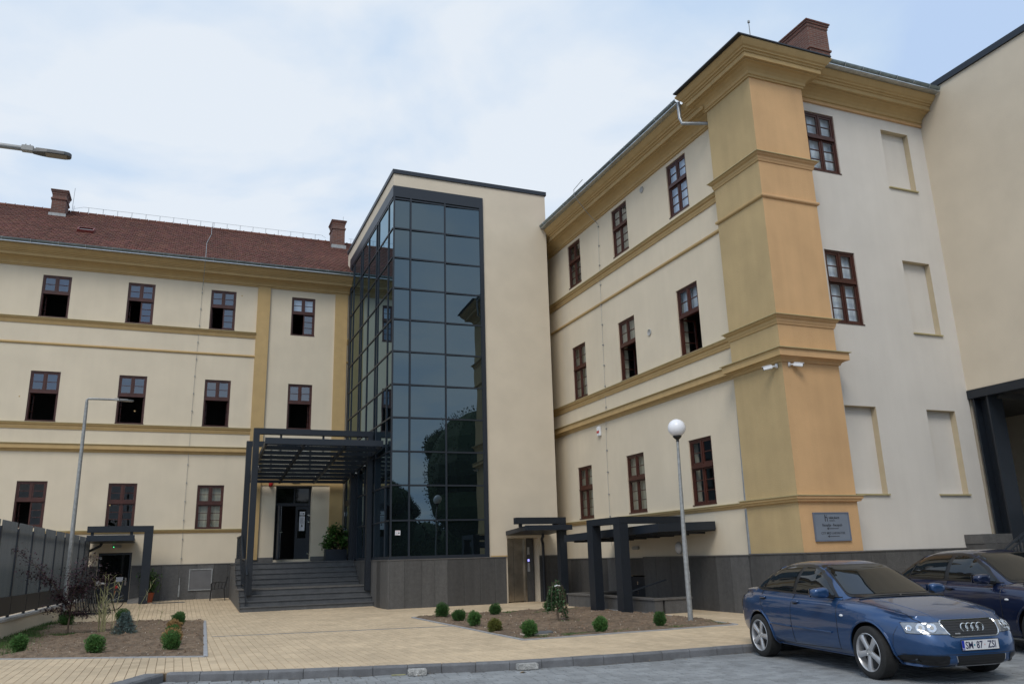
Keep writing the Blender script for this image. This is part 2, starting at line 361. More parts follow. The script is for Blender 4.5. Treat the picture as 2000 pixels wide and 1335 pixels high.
def sweep(name, path, prof, mat, parent, side=1, segm=None, kind=None):
    """profile (outward, z) swept along a plan polyline with mitred corners; outward = right of travel * side"""
    b = MB(); n = len(path); P_ = [Vector((p[0], p[1])) for p in path]
    nr = []
    for k in range(n-1):
        d = (P_[k+1]-P_[k]).normalized(); nr.append(Vector((d.y, -d.x))*side)
    mit = []
    for k in range(n):
        if k == 0: mit.append(nr[0])
        elif k == n-1: mit.append(nr[-1])
        else:
            s_ = nr[k-1]+nr[k]; mit.append(s_*(2/s_.length_squared))
    m_ = len(prof)
    for k in range(n):
        for o, z in prof:
            p = P_[k]+mit[k]*o; b.pt((p.x, p.y, z))
    for k in range(n-1):
        b.cur = segm[k] if segm else 0
        for j in range(m_):
            b.face([k*m_+j, (k+1)*m_+j, (k+1)*m_+(j+1) % m_, k*m_+(j+1) % m_])
    b.cur = 0
    b.face(range(m_)); b.face([(n-1)*m_+j for j in range(m_)][::-1])
    return b.build(name, mat, parent, kind=kind)
def foliage(b, c, rad, n, size, up=0.3, shell=0.5, ratio=0.45, zmin=-9, lump=1.0):
    for _ in range(n):
        while True:
            d = Vector((random.gauss(0, 1), random.gauss(0, 1), random.gauss(0, 1))).normalized()
            if d.z > zmin: break
        r = (shell+(1-shell)*random.random()**0.6)*(1+lump*.34*mnoise.noise(d*1.7+Vector((c[0]*3.1, c[1]*2.3, 0)))+lump*.2*mnoise.noise(d*4+Vector((c[1], c[0], 3))))
        p = Vector((c[0]+d.x*rad[0]*r, c[1]+d.y*rad[1]*r, c[2]+d.z*rad[2]*r))
        ax = (d+Vector((random.gauss(0, .5), random.gauss(0, .5), random.gauss(0, .5)+up))).normalized()
        sd_ = ax.cross(Vector((random.random()-.5, random.random()-.5, random.random()-.5))).normalized()
        L = size*(0.6+0.8*random.random()); W = L*ratio
        b.poly([p-ax*L*.5, p+sd_*W*.5, p+ax*L*.5, p-sd_*W*.5])
def text_mesh(name, body, size, T, mat, parent, align='CENTER', sx=1.0, bold=0.0, ext=0.0008):
    cu = bpy.data.curves.new(name, 'FONT'); cu.body = body; cu.size = size; cu.align_x = align; cu.extrude = ext; cu.offset = bold
    cu.resolution_u = 3
    o = bpy.data.objects.new(name+'_c', cu); COL.objects.link(o)
    dg = bpy.context.evaluated_depsgraph_get(); me = bpy.data.meshes.new_from_object(o.evaluated_get(dg))
    bpy.data.objects.remove(o)
    me.transform(T @ Matrix.Diagonal((sx, 1, 1, 1))); me.materials.clear(); me.materials.append(mat)
    r = bpy.data.objects.new(name, me); link(r, parent); return r
def zg(y): return 0.12 if y < 28 else 0.12+(y-28)*0.28/6.7

# ------------------------------------------------------------------ window builder (local frame: x along wall, y inward, z up)
def window(T, u0, u1, z0, z1, parent, state='closed', curtain=None, pane='pane', wood='wood', label=None, set_in=0.035, split=0.585):
    wd = M[wood]; W = u1-u0; H = z1-z0; f = 0.055; d0 = set_in; zt = z0+H*split; uc = (u0+u1)/2
    b = MB(T)
    b.box(u0, u0+f, d0, d0+.09, z0, z1); b.box(u1-f, u1, d0, d0+.09, z0, z1)
    b.box(u0+f, u1-f, d0, d0+.09, z1-f, z1); b.box(u0+f, u1-f, d0, d0+.09, z0, z0+f)
    b.box(u0+f, u1-f, d0-.015, d0+.09, zt-.045, zt+.045); b.box(u0+f, u1-f, d0-.04, d0-.016, zt-.055, zt-.02)
    b.box(uc-.022, uc+.022, d0+.002, d0+.088, zt+.045, z1-f)
    if state == 'closed': b.box(uc-.018, uc+.018, d0+.002, d0+.07, z0+f, zt-.045)
    b.box(u0-.01, u1+.01, d0-.05, d0-.002, z0, z0+.03)
    w_ = b.build('window', wd, parent, label=label)
    def sash(a0, a1, c0, c1, nb, Ts=None, dd=d0+.02, mirror=False):
        TT = Ts or T; g = 0.05
        s_ = MB(TT)
        s_.box(a0, a0+g, dd, dd+.045, c0, c1); s_.box(a1-g, a1, dd, dd+.045, c0, c1)
        s_.box(a0+g, a1-g, dd, dd+.045, c0, c0+g+.01); s_.box(a0+g, a1-g, dd, dd+.045, c1-g, c1)
        for k in range(1, nb+1):
            zz = c0+g+(c1-c0-2*g)*k/(nb+1); s_.box(a0+g, a1-g, dd+.005, dd+.04, zz-.011, zz+.011)
        so = s_.build('sash', wd, w_)
        p = MB(TT); dz = (c1-c0-2*g)/(nb+1)
        for k in range(nb+1):
            t1, t2 = random.uniform(-.0025, .0025), random.uniform(-.002, .002)
            p.quad((a0+g, dd+.022, c0+g+dz*k), (a1-g, dd+.022+t1, c0+g+dz*k), (a1-g, dd+.022+t1+t2, c0+g+dz*(k+1)), (a0+g, dd+.022+t2, c0+g+dz*(k+1)))
        p.build('pane', M[pane], w_)
    m_ = 0.023
    sash(u0+f, uc-m_+.002, zt+.047, z1-f, 1); sash(uc+m_-.002, u1-f, zt+.047, z1-f, 1)
    def opened(left, ang):
        a0, a1 = (u0+f, uc-m_) if left else (uc+m_, u1-f)
        piv = Matrix.Translation(Vector((a0 if left else a1, d0+.045, 0)))
        rot = Matrix.Rotation(ang if left else -ang, 4, 'Z')
        sash(a0, a1, z0+f, zt-.047, 2, T @ piv @ rot @ piv.inverted())
    if state in ('closed', 'left'): sash(uc+m_-.006, u1-f, z0+f, zt-.047, 2)
    if state == 'closed': sash(u0+f, uc-m_+.006, z0+f, zt-.047, 2)
    if state == 'left': opened(True, R(82))
    if state == 'both': opened(True, R(80)); opened(False, R(86))
    if state == 'right_in': opened(True, R(84)); opened(False, R(35))
    if curtain:
        c = MB(T); n = 14
        zc0 = z0+f if state == 'closed' else zt
        for k in range(n):
            a = u0+f+(W-2*f)*k/n; a2 = u0+f+(W-2*f)*(k+1)/n; y1_, y2_ = d0+.16+.012*math.sin(k*2.1), d0+.16+.012*math.sin((k+1)*2.1)
            c.quad((a, y1_, zc0), (a2, y2_, zc0), (a2, y2_, z1-f), (a, y1_, z1-f))
        c.build('curtain', M[curtain], w_)
    return w_
def slabs(T, u0, u1, z0, z1, parent, wmin=0.5, wmax=0.75, skip=(), d=0.05, ztop=None, z0f=None):
    """granite cladding panels, each an object; and the thin coping on top"""
    u = u0
    while u < u1-0.02:
        e = min(u+random.uniform(wmin, wmax), u1)
        if u1-e < 0.25: e = u1
        for (a, b_) in skip:
            if u < a < e: e = a
            if a <= u < b_: u = b_; e = min(u+random.uniform(wmin, wmax), u1)
        if e-u < 0.02: break
        s_ = MB(T); pr_ = random.uniform(0, .003); zz = z0 if z0f is None else z0f((u+e)/2)
        s_.box(u+.003, e-.003, -d-pr_, -.001, zz, z1-.03)
        s_.build('stone_slab', M['slate'], parent, bevel=0)
        u = e
    segs = []; a0 = u0
    for (a, b_) in sorted(skip): segs.append((a0, a)); a0 = b_
    segs.append((a0, u1))
    c = MB(T)
    for a, b_ in segs: c.box(a, b_, -d-.02, -.001, z1-.028, z1)
    c.build('stone_coping', M['slate_top'], parent)
def panel_box(name, T, u0, u1, d0, d1, z0, z1, mat, parent, bevel=0, **k):
    b = MB(T); b.box(u0, u1, d0, d1, z0, z1); return b.build(name, mat, parent, bevel=bevel, **k)
CORN = [(0, 0), (.05, 0), (.05, .05), (.09, .07), (.10, .16), (.16, .24), (.26, .31), (.36, .33), (.36, .36), (.44, .36), (.44, .50), (.48, .51), (.49, .56), (.54, .57), (.55, .61), (.60, .64), (.66, .72), (.70, .78), (.70, .82), (0, .82)]
def corn(z, s=1, h=1): return [(o*s, z+v*h) for o, v in CORN]
SILL = [(0, -.25), (.03, -.25), (.05, -.18), (.06, -.17), (.06, -.11), (.10, -.09), (.12, -.04), (.13, -.015), (0, -.015)]
THIN = [(0, -.10), (.025, -.10), (.05, -.075), (.055, -.05), (.05, -.02), (.02, 0), (0, 0)]
BIG = [(0, -.31), (.02, -.31), (.04, -.25), (.08, -.23), (.09, -.21), (.15, -.20), (.15, -.03), (.17, -.015), (0, -.015)]
LOW = [(0, -.14), (.03, -.13), (.05, -.09), (.08, -.06), (.08, -.015), (0, -.015)]
def off(pr, z, d=0): return [(o+(d if o > 0 else 0), z+v) for o, v in pr]
def flash(z, d): return [(0, z-.0135), (d, z-.022), (d, z-.004), (0, z+.006)]

# ================================================================== LEFT WING
YA = 34.7
LW = thing('historic_building', 'long cream three-storey wing with ochre cornice and red-brown tiled roof', 'building', (0, YA, 0.4))
TA = Fr((0, YA, 0), (1, 0, 0), (0, 1, 0))
LX = -15.0
wA = []
cx = {3: [-5.12, -2.06, 1.12, 4.44]}
spec = []
for i, c in enumerate([-5.12, -2.06, 1.12, 4.44]):
    spec.append((c-.505, c+.505, 11.175, 12.90, ['both', 'left', 'left', 'left'][i], None if i < 3 else 'curtain', 'pane'))
    spec.append((c-.505, c+.505, 7.08, 9.02, 'both', None, 'pane'))
    if i < 3: spec.append((c-.50, c+.50, [3.15, 3.05, 2.99][i], [4.84, 4.78, 4.73][i], ['left', 'closed', 'closed'][i], [None, None, 'curtain_c'][i], 'pane_lo'))
for c in (-8.2, -11.3):
    for z0_, z1_ in ((11.17, 12.88), (7.1, 9.03), (3.2, 4.88)): spec.append((c-.5, c+.5, z0_, z1_, 'closed', None, 'pane'))
holes = [(s[0], s[1], s[2], s[3]) for s in spec]
doorA = (3.64, 5.10, 1.78, 4.72, 0.5); doorL = (-2.66, -1.52, 0.30, 2.19, 0.16)
wall('wall', TA, LX, 12.6, 0.1, 13.25, holes+[doorA, doorL], M['cream'], LW)
for s in spec: window(TA, s[0], s[1], s[2], s[3], LW, s[4], s[5], s[6])
# closed shell so that rooms behind the openings are real rooms
b = MB(); b.box(LX, 12.6, YA+5.2, YA+5.3, 0, 13.9)
for z in (1.6, 5.7, 9.8): b.box(LX, 12.6, YA+.34, YA+5.2, z, z+.2)
b.box(LX, 12.6, YA+.34, YA+5.2, 13.3, 13.5)
for x in (-14.9, -9.7, -3.6, -.45, 2.75, 6.1, 12.5): b.box(x, x+.1, YA+.34, YA+5.2, .3, 13.4)
b.build('interior_wall', M['inside'], LW)
# mouldings stop at the first pilaster
for nm, pr, z, d in (('sill_moulding', SILL, 11.14, .13), ('thin_moulding', THIN, 10.16, 0), ('sill_moulding', SILL, 7.05, .12), ('belt_moulding', BIG, 6.25, .17), ('sill_moulding', LOW, 3.02, .08)):
    for a, c in ((LX, 2.5), (6.36, 6.6)):
        if nm == 'sill_moulding' and pr is LOW and a > 0: continue
        mo = sweep(nm, [(a, YA), (c, YA)], off(pr, z), M['ochre'], LW)
        if d: sweep('flashing', [(a, YA), (c, YA)], flash(z, d+.02), M['flash'], mo)
for a, c in ((2.5, 3.02), (5.82, 6.36)):
    b = MB(); b.box(a, c, YA-.09, YA-.001, 1.8, 13.2); b.build('pilaster', M['ochre'], LW)
panel_box('door_lintel', TA, 3.02, 5.82, -.035, -.001, 4.74, 5.0, M['ochre'], LW)
sweep('cornice', [(LX, YA), (12.6, YA)], corn(13.2, 1, .82), M['ochre'], LW)
b = MB(); b.box(LX, 12.6, YA-.86, YA-.70, 13.86, 13.885); b.build('eaves_flashing', M['zinc_lt'], LW)
def gutter(p0, p1, parent, r=.10, out=(0, -1), step=.95):
    p0 = Vector(p0); p1 = Vector(p1); L = (p1-p0).length; d = (p1-p0)/L; o = Vector((out[0], out[1], 0)); b = MB()
    n = 9; i0 = len(b.v)
    for p in (p0, p1):
        for k in range(n):
            t = PI+PI*k/(n-1); b.pt(p+o*(-math.cos(t)*r)+Vector((0, 0, math.sin(t)*r)))
        for k in range(n-1, -1, -1):
            t = PI+PI*k/(n-1); b.pt(p+o*(-math.cos(t)*(r-.006))+Vector((0, 0, math.sin(t)*(r-.006)+.001)))
    for k in range(2*n): b.face([i0+k, i0+(k+1) % (2*n), i0+2*n+(k+1) % (2*n), i0+2*n+k])
    g = b.build('gutter', M['zinc'], parent, smooth=True)
    s_ = MB(); k = step*.4
    while k < L:
        p = p0+d*k; pts = [p+o*(-math.cos(t)*(r+.012))+Vector((0, 0, math.sin(t)*(r+.012))) for t in [PI+PI*j/8 for j in range(9)]]
        for j in range(8): s_.bar(pts[j], pts[j+1], .012, .035, up=o)
        k += step
    s_.build('gutter_bracket', M['zinc_lt'], g)
    return g
gutter((LX, YA-.80, 14.00), (12.6, YA-.80, 14.00), LW)
# roof: tiles laid course by course
ez, ey, rz_, ry = 14.02, YA-.72, 17.78, 40.0
sl = Vector((0, ry-ey, rz_-ez)); SL = sl.length; sl.normalize(); nrm = Vector((0, -sl.z, sl.y))
b = MB(); b.quad((LX, ey, ez-.03), (13, ey, ez-.03), (13, ry, rz_-.03), (LX, ry, rz_-.03))
b.quad((LX, ry, rz_-.03), (13, ry, rz_-.03), (13, ry+6, ez-.03), (LX, ry+6, ez-.03))
b.poly([(LX, ey, ez-.03), (LX, ry, rz_-.03), (LX, ry+6, ez-.03)])
RF = b.build('roof', M['tile'], LW)
b = MB(); tw, te = 0.19, 0.235; nrow = int(SL/te)
for j in range(nrow):
    s0 = j*te; x = -9.3+(tw/2 if j % 2 else 0)
    while x < 9.0:
        jx, jz = random.uniform(-.004, .004), random.uniform(0, .008)
        pts = []
        for (uu, ss, hh) in ((0, te*1.05, .006), (0, .05, .030), (.27, 0.0, .032), (.73, 0.0, .032), (1, .05, .030), (1, te*1.05, .006)):
            p = Vector((x+jx+uu*(tw-.006), ey, ez))+sl*(s0+ss)+nrm*(hh+jz); pts.append(p)
        b.poly(pts)
        for k in (1, 2, 3): b.quad(pts[k], pts[k]-nrm*.026, pts[k+1]-nrm*.026, pts[k+1])
        x += tw
b.build('roof_tile', M['tile'], LW, kind='stuff')
b = MB(); x = -9.4
while x < 9:
    b.tube([(x, ry, rz_+.0), (x+.30, ry, rz_+.0), (x+.36, ry, rz_+.02)], [.10, .10, .125], 8); x += .37
b.build('ridge_tile', M['tile_ridge'], LW, kind='stuff')
# snow rail / lightning conductor along the ridge
b = MB()
for i in range(22):
    x = -5.6+i*.62
    if 6.0 < x < 7.2: continue
    b.tube([(x, ry, rz_+.1), (x, ry, rz_+.36)], .010, 4)
b.tube([(-5.6, ry, rz_+.22), (-5.2, ry, rz_+.35), (5.9, ry, rz_+.37), (6.1, ry, rz_+.25)], .007, 4); b.tube([(7.3, ry, rz_+.35), (9, ry, rz_+.36)], .007, 4)
b.tube([(.55, ry, rz_+.36), (.5, ry-.4, rz_-.2), (.5, 38.6, ez+sl.z*(38.6-ey)/sl.y+.05), (.30, 36.6, ez+sl.z*(36.6-ey)/sl.y+.06), (.28, ey, ez+.05), (.28, YA-.93, 13.98), (.26, YA-.2, 13.1), (.25, YA-.03, 12.83)], .012, 5)
b.build('lightning_conductor', M['galv'], LW)
def clamps(name, pts, T, parent):
    b = MB(T); b.tube([(u, -.035, z) for u, z in pts], .005, 4)
    z = pts[0][1]-.1
    while z > pts[-1][1]+.1:
        for k in range(len(pts)-1):
            if pts[k][1] >= z >= pts[k+1][1]:
                t = (pts[k][1]-z)/(pts[k][1]-pts[k+1][1]); u = pts[k][0]+(pts[k+1][0]-pts[k][0])*t
        b.box(u-.02, u+.02, -.05, 0, z-.02, z+.02); z -= .72
    return b.build(name, M['galv'], parent)
clamps('conductor_wire', [(.25, 12.83), (.24, 11.3), (.21, 9.3), (.20, 7.2), (.20, 3.5), (.22, 1.9), (.22, .8)], TA, LW)
b = MB(TA); b.box(.19, .25, -.09, -.05, .5, .95); b.tube([(.22, -.07, .95), (.22, -.07, 1.2)], .02, 6); b.build('earthing_box', M['galv'], LW)
def chimney(parent, x0, x1, y0, y1, z0, z1, band=None, base=True):
    b = MB(); b.box(x0, x1, y0, y1, z0, z1-.12); c = b.build('chimney', M['brickwall'], parent)
    b = MB(); b.box(x0-.05, x1+.05, y0-.05, y1+.05, z1-.12, z1-.05); b.box(x0-.02, x1+.02, y0-.02, y1+.02, z1-.22, z1-.12)
    b.box(x0-.08, x1+.08, y0-.08, y1+.08, z1-.05, z1)
    if band: b.box(x0-.04, x1+.04, y0-.04, y1+.04, band, band+.07)
    b.build('chimney_cap', M['brickwall'], c)
    if base:
        b = MB(); b.box(x0-.06, x1+.06, y0-.10, y1+.06, z0+.2, z0+.50); b.build('chimney_flashing', M['galv'], c)
    return c
chimney(LW, -6.38, -5.80, 39.0, 39.9, 16.75, 18.42, 17.95)
chimney(LW, 6.28, 6.90, 38.9, 39.8, 16.75, 18.62, 18.15)
for x, z, h in ((-5.65, 17.8, 19.0), (6.95, 17.8, 19.3)):
    b = MB(); b.tube([(x, 39.9, z), (x+.02, 39.9, h)], .009, 4); b.build('lightning_rod', M['galv'], LW)
# skylight
b = MB(); q = Vector((-4.83, 36.2, ez+sl.z*(36.2-ey)/sl.y)); r_ = Vector((.58, 0, 0)); u_ = sl*.55
for a, c, w_ in ((q, q+r_, .05), (q+u_, q+r_+u_, .05), (q, q+u_, .05), (q+r_, q+r_+u_, .05)): b.bar(a+nrm*.08, c+nrm*.08, w_, .12, up=nrm)
sk = b.build('skylight', P('oxide_red_metal', (.16, .03, .025), .5), LW)
b = MB(); b.quad(q+nrm*.1, q+r_+nrm*.1, q+r_+u_+nrm*.1, q+u_+nrm*.1); b.build('skylight_glass', M['car_glass'], sk)
# granite plinth
slabs(TA, LX, 2.2, .1, 1.71, LW, .48, .7, skip=((-2.67, -1.51),))
b = MB(TA); b.box(2.2, 3.63, -.03, -.001, 1.70, 1.88); b.box(5.11, 6.44, -.03, -.001, 1.70, 1.88); b.build('stone_skirting', M['slate'], LW)
b = MB(TA); b.box(.56, 1.37, -.075, -.056, .74, 1.50); hp = b.build('wall_hatch', P('hatch_metal', (.13, .13, .135), .5, ns=3, na=.12), LW)
b = MB(TA)
for a, c, e, g in ((.54, .58, .72, 1.52), (1.35, 1.39, .72, 1.52), (.58, 1.35, .72, .76), (.58, 1.35, 1.48, 1.52)): b.box(a, c, -.095, -.056, e, g)
b.build('hatch_frame', M['galv'], hp)
for u, z in ((-5.9, 8.0), (-1.9, 7.6), (-2.45, 3.95), (1.85, 12.75)):   # small repair spots on the render
    b = MB(TA); b.lathe([(.0, -.003), (.028, -.003), (.03, 0)], (u, 0, z), 'y', 10); b.build('wall_plug', M['ochre'], LW)
# main entrance door
dm = M['steel_dk2']
b = MB(TA); D0 = .30
b.box(3.64, 3.72, D0, D0+.08, 1.78, 4.72); b.box(5.02, 5.10, D0, D0+.08, 1.78, 4.72); b.box(3.72, 5.02, D0, D0+.08, 4.64, 4.72); b.box(3.72, 5.02, D0, D0+.08, 3.92, 4.04)
b.box(4.40, 4.46, D0, D0+.07, 4.04, 4.64)
DR = b.build('entrance_door', dm, LW, label='anthracite double door with one leaf standing open')
b = MB(TA); b.quad((3.72, D0+.04, 4.04), (4.40, D0+.04, 4.04), (4.40, D0+.04, 4.64), (3.72, D0+.04, 4.64)); b.quad((4.46, D0+.04, 4.04), (5.02, D0+.04, 4.04), (5.02, D0+.04, 4.64), (4.46, D0+.04, 4.64)); b.build('transom_pane', M['door_glass'], DR)
b = MB(TA); b.box(4.50, 4.60, D0, D0+.06, 1.80, 3.90); b.box(4.94, 5.02, D0, D0+.06, 1.80, 3.90); b.box(4.60, 4.94, D0, D0+.06, 1.80, 1.95); b.box(4.60, 4.94, D0, D0+.06, 3.78, 3.90); b.box(4.60, 4.94, D0+.01, D0+.05, 1.95, 2.62)
b.build('door_leaf', dm, DR)
b = MB(TA); b.quad((4.60, D0+.03, 2.62), (4.94, D0+.03, 2.62), (4.94, D0+.03, 3.78), (4.60, D0+.03, 3.78)); b.build('door_glass', M['door_glass'], DR)
b = MB(TA); b.box(3.74, 3.80, -.55, D0, 1.80, 3.90); b.build('door_leaf', dm, DR, label='door leaf swung fully outwards')
b = MB(TA); b.tube([(3.84, -.52, 1.85), (3.84, -.52, 3.88)], .018, 8); b.tube([(3.72, -.52, 2.85), (3.92, -.52, 2.85)], .02, 6); b.build('push_bar', M['chrome'], DR)
b = MB(TA)
for z in (3.55, 3.28, 2.0): b.box(4.99, 5.06, D0-.03, D0-.002, z-.03, z+.03); b.box(5.03, 5.08, D0-.04, D0-.002, z-.05, z-.02)
b.build('hinge', M['chrome'], DR)
b = MB(TA); b.box(4.67, 4.88, D0-.006, D0-.001, 3.55, 3.69); b.build('door_notice', M['paper'], DR, label='small paper notice with a camera pictogram')
b = MB(TA); b.box(4.79, 4.85, D0-.009, D0-.0065, 3.59, 3.64); b.box(4.69, 4.77, D0-.009, D0-.0065, 3.61, 3.615); b.box(4.69, 4.78, D0-.009, D0-.0065, 3.64, 3.645); b.build('notice_print', M['ink'], DR)
b = MB(TA); b.box(4.66, 4.88, D0-.006, D0-.001, 2.92, 3.51); b.build('door_notice', M['paper'], DR, label='tall paper notice')
b = MB(TA)
for i in range(12): b.box(4.69, 4.69+.13+.03*((i*7) % 2), D0-.009, D0-.0065, 3.46-i*.022, 3.465-i*.022)
b.box(4.74, 4.80, D0-.009, D0-.0065, 3.08, 3.12); b.box(4.75, 4.79, D0-.009, D0-.0065, 3.13, 3.17); b.build('notice_print', M['ink'], DR)
# side door
b = MB(TA); D1 = .06
b.box(-2.66, -2.58, D1, D1+.07, .40, 2.19); b.box(-1.60, -1.52, D1, D1+.07, .40, 2.19); b.box(-2.58, -1.60, D1, D1+.07, 2.11, 2.19); b.box(-2.58, -1.60, D1+.01, D1+.06, .40, 1.12)
SD = b.build('side_door', dm, LW)
b = MB(TA); b.quad((-2.58, D1+.03, 1.12), (-1.60, D1+.03, 1.12), (-1.60, D1+.03, 2.11), (-2.58, D1+.03, 2.11)); b.build('door_glass', M['door_glass'], SD)
b = MB(TA); b.box(-1.70, -1.64, D1-.03, D1-.002, 1.0, 1.28); b.tube([(-1.66, D1-.06, 1.18), (-1.80, D1-.06, 1.18)], .015, 6); b.build('door_handle', M['chrome'], SD)
b = MB(TA)
for z in (2.0, 1.75): b.box(-2.62, -2.54, D1-.03, D1-.002, z-.04, z+.04)
b.build('hinge', M['chrome'], SD)
b = MB(TA); b.box(-2.00, -1.76, D1-.012, D1+.0, 1.14, 1.30); b.build('door_notice', M['paper'], SD)
# wall lamps above the doors
def emergency_light(T, u, z, label):
    b = MB(T); b.box(u-.15, u+.15, -.07, -.002, z-.05, z+.05); o = b.build('emergency_light', M['grey_plastic'], None, bevel=.012); tag(o, label, 'emergency light', 'emergency lights over the doors')
    b = MB(T); b.lathe([(0, -.082), (.012, -.08), (.014, -.071)], (u-.11, 0, z-.02), 'y', 8); b.build('indicator', M['green_led'], o)
emergency_light(TA, -2.06, 2.42, 'grey emergency light with green dot over the side door by the fence')
emergency_light(TA, 4.42, 4.87, 'grey emergency light with green dot over the main entrance door')
b = MB(TA); b.lathe([(0, -.16), (.05, -.15), (.08, -.10), (.085, -.002)], (3.42, 0, 4.76), 'y', 14)
b.box(3.34, 3.50, -.08, -.002, 4.72, 4.95); o = b.build('alarm_siren', M['red'], None); tag(o, 'red alarm siren on the wall left of the entrance door', 'alarm siren')

# ================================================================== STAIR TOWER
X0, X1, YT = 6.45, 12.53, 26.6
TW = thing('glazed_stair_tower', 'cream tower with dark glass curtain wall and anthracite parapet', 'building', (X0, YT, .12))
TT = Fr((0, YT, 0), (1, 0, 0), (0, 1, 0)); TS = Fr((X0, 0, 0), (0, -1, 0), (1, 0, 0))     # side frame: x = -Y
wall('wall', TT, X0, X1, .1, 15.38, [(X0, 9.90, 1.65, 14.88, .02), (10.57, 11.74, .1, 2.26, .55)], M['sand'], TW)
b = MB(); b.quad((X0, YT, 14.86), (X0, YA-.1, 14.86), (X0, YA-.1, 15.38), (X0, YT, 15.38))
b.quad((X1, YT, .1), (X1, YA, .1), (X1, YA, 15.38), (X1, YT, 15.38)); b.quad((X0, YA+.6, 13), (X1, YA+.6, 13), (X1, YA+.6, 15.38), (X0, YA+.6, 15.38)); b.quad((X0, YA-.1, 13.9), (X0, YA+.6, 13.9), (X0, YA+.6, 15.38), (X0, YA-.1, 15.38))
b.quad((X0, YT, 15.37), (X1, YT, 15.37), (X1, YA+.6, 15.37), (X0, YA+.6, 15.37)); b.build('wall', M['sand'], TW)
b = MB(); b.box(X0-.05, X1+.05, YT-.05, YT+.25, 15.385, 15.54); b.box(X0-.05, X0+.25, YT+.25, YA+.6, 15.385, 15.54); b.box(X1-.25, X1+.05, YT+.25, YA+.6, 15.385, 15.54)
b.build('parapet_coping', M['steel_dk2'], TW)
b = MB(); b.box(X0+.5, X0+.6, YT+.5, YA-.3, 1.5, 15); b.box(X0+.5, 9.9, YT+.5, YT+.6, 1.5, 15); b.build('interior_wall', M['inside'], TW)
# curtain wall
zs = [1.73, 2.89, 4.04, 5.17, 6.32, 7.47, 8.64, 9.80, 10.95, 12.10, 13.23, 14.38]
b = MB(TT); b.box(9.75, 9.90, -.05, .05, 1.65, 14.88); b.box(X0-.03, 9.75, -.05, .05, 14.45, 14.88); b.box(X0-.03, 9.75, -.05, .05, 1.65, 1.75)
CW = b.build('curtain_wall_frame', M['steel_dk2'], TW)
b = MB(TS); b.box(-34.62, -26.63, -.03, .05, 14.45, 14.88); b.box(-34.62, -34.30, -.03, .05, 1.72, 14.45); b.box(-31.9, -26.63, -.03, .05, 1.65, 1.75)
b.build('curtain_wall_frame', M['steel_dk2'], TW)
vf = [X0, 7.09, 8.39, 9.75]
for x in vf[:3]:
    b = MB(TT); w_ = .028; x_ = x+(.02 if x == X0 else 0); b.box(x_-w_, x_+w_, -.045, .0, 1.75, 14.45); b.build('mullion', M['steel_dk2'], CW)
for z in zs[1:]:
    b = MB(TT)
    for a, c in zip(vf[:-1], vf[1:]): b.box(a+.03, c-.03 if c < 9.7 else c, -.040, -.002, z-.026, z+.026)
    b.build('transom', M['steel_dk2'], CW)
vs = [26.63, 27.26, 28.87, 29.24, 30.66, 31.89, 32.22, 33.72, 34.29]
for y in vs[1:-1]:
    b = MB(TS); b.box(-y-.024, -y+.024, -.03, 0, 1.75 if y < 32 else 5.3, 14.45); b.build('mullion', M['steel_dk2'], CW)
for z in zs[1:]:
    b = MB(TS)
    yl = vs if z > 5.2 else [v for v in vs if v < 32]
    for a, c in zip(yl[:-1], yl[1:]): b.box(-c+.024, -a-.024, -.026, -.002, z-.024, z+.024)
    b.build('transom', M['steel_dk2'], CW)
def glass_pane(T, a, c, e, g, par, mat='solar'):
    b = MB(T); t = [random.uniform(-.002, .002) for _ in range(3)]; t[0] += .022*(T is TT); t[1] += (.022-.034*(c-a))*(T is TT)
    b.quad((a, .004+t[0], e), (c, .004+t[1], e), (c, .004+t[1]+t[2], g), (a, .004+t[0]+t[2], g)); b.build('glass_pane', M[mat], par)
zz = zs+[14.46]
for j in range(11):
    for a, c in zip(vf[:-1], vf[1:]): glass_pane(TT, a, c, zs[j], zs[j+1], CW)
    for a, c in zip(vs[:-1], vs[1:]):
        if zs[j] < 5.1 and c > 31.95: continue
        glass_pane(TS, -c, -a, zs[j], zs[j+1], CW)
b = MB(TT); b.quad((X0, .004, 14.38), (9.75, .004, 14.38), (9.75, .004, 14.46), (X0, .004, 14.46)); b.build('glass_pane', M['solar'], CW)
# ground level of the side: columns and the inner glass door
b = MB(TS); b.box(-32.62, -32.12, -.10, .05, 1.70, 5.2); b.build('door_post', M['steel_dk2'], TW)
b = MB(TS)
b.box(-34.62, -34.50, -.02, .05, 1.78, 5.2); b.box(-32.72, -32.62, -.02, .05, 1.78, 5.2); b.box(-34.50, -32.72, -.02, .05, 4.00, 4.08); b.box(-34.50, -32.72, -.02, .05, 5.1, 5.2)
b.box(-34.50, -34.36, -.02, .03, 1.78, 4.0); b.box(-32.86, -32.72, -.02, .03, 1.78, 4.0); b.box(-34.36, -32.86, -.02, .03, 1.78, 1.92); b.box(-34.36, -32.86, -.02, .03, 3.86, 4.0)
GD = b.build('glass_door', M['steel_dk2'], TW)
glass_pane(TS, -34.36, -32.86, 1.92, 3.86, GD); glass_pane(TS, -34.5, -32.72, 4.08, 5.1, GD)
b = MB(TS)
for z in (3.55, 2.05): b.box(-34.44, -34.38, -.05, -.022, z-.08, z+.08)
b.box(-34.42, -34.36, -.05, -.022, 2.72, 2.98); b.tube([(-34.39, -.08, 2.86), (-34.15, -.08, 2.86)], .015, 6); b.build('door_handle', M['chrome'], GD)
# plinth of the tower
slabs(TT, X0, 10.50, .10, 1.65, TW, .42, .62)
slabs(TT, 11.76, X1, .10, 1.66, TW, .3, .42)
slabs(TS, -32.1, -26.55, .10, 1.65, TW, .5, .65)
b = MB(TT); b.box(9.96, 10.56, -.045, -.001, 1.65, 1.69); b.build('plinth_edge', M['ochre'], TW)
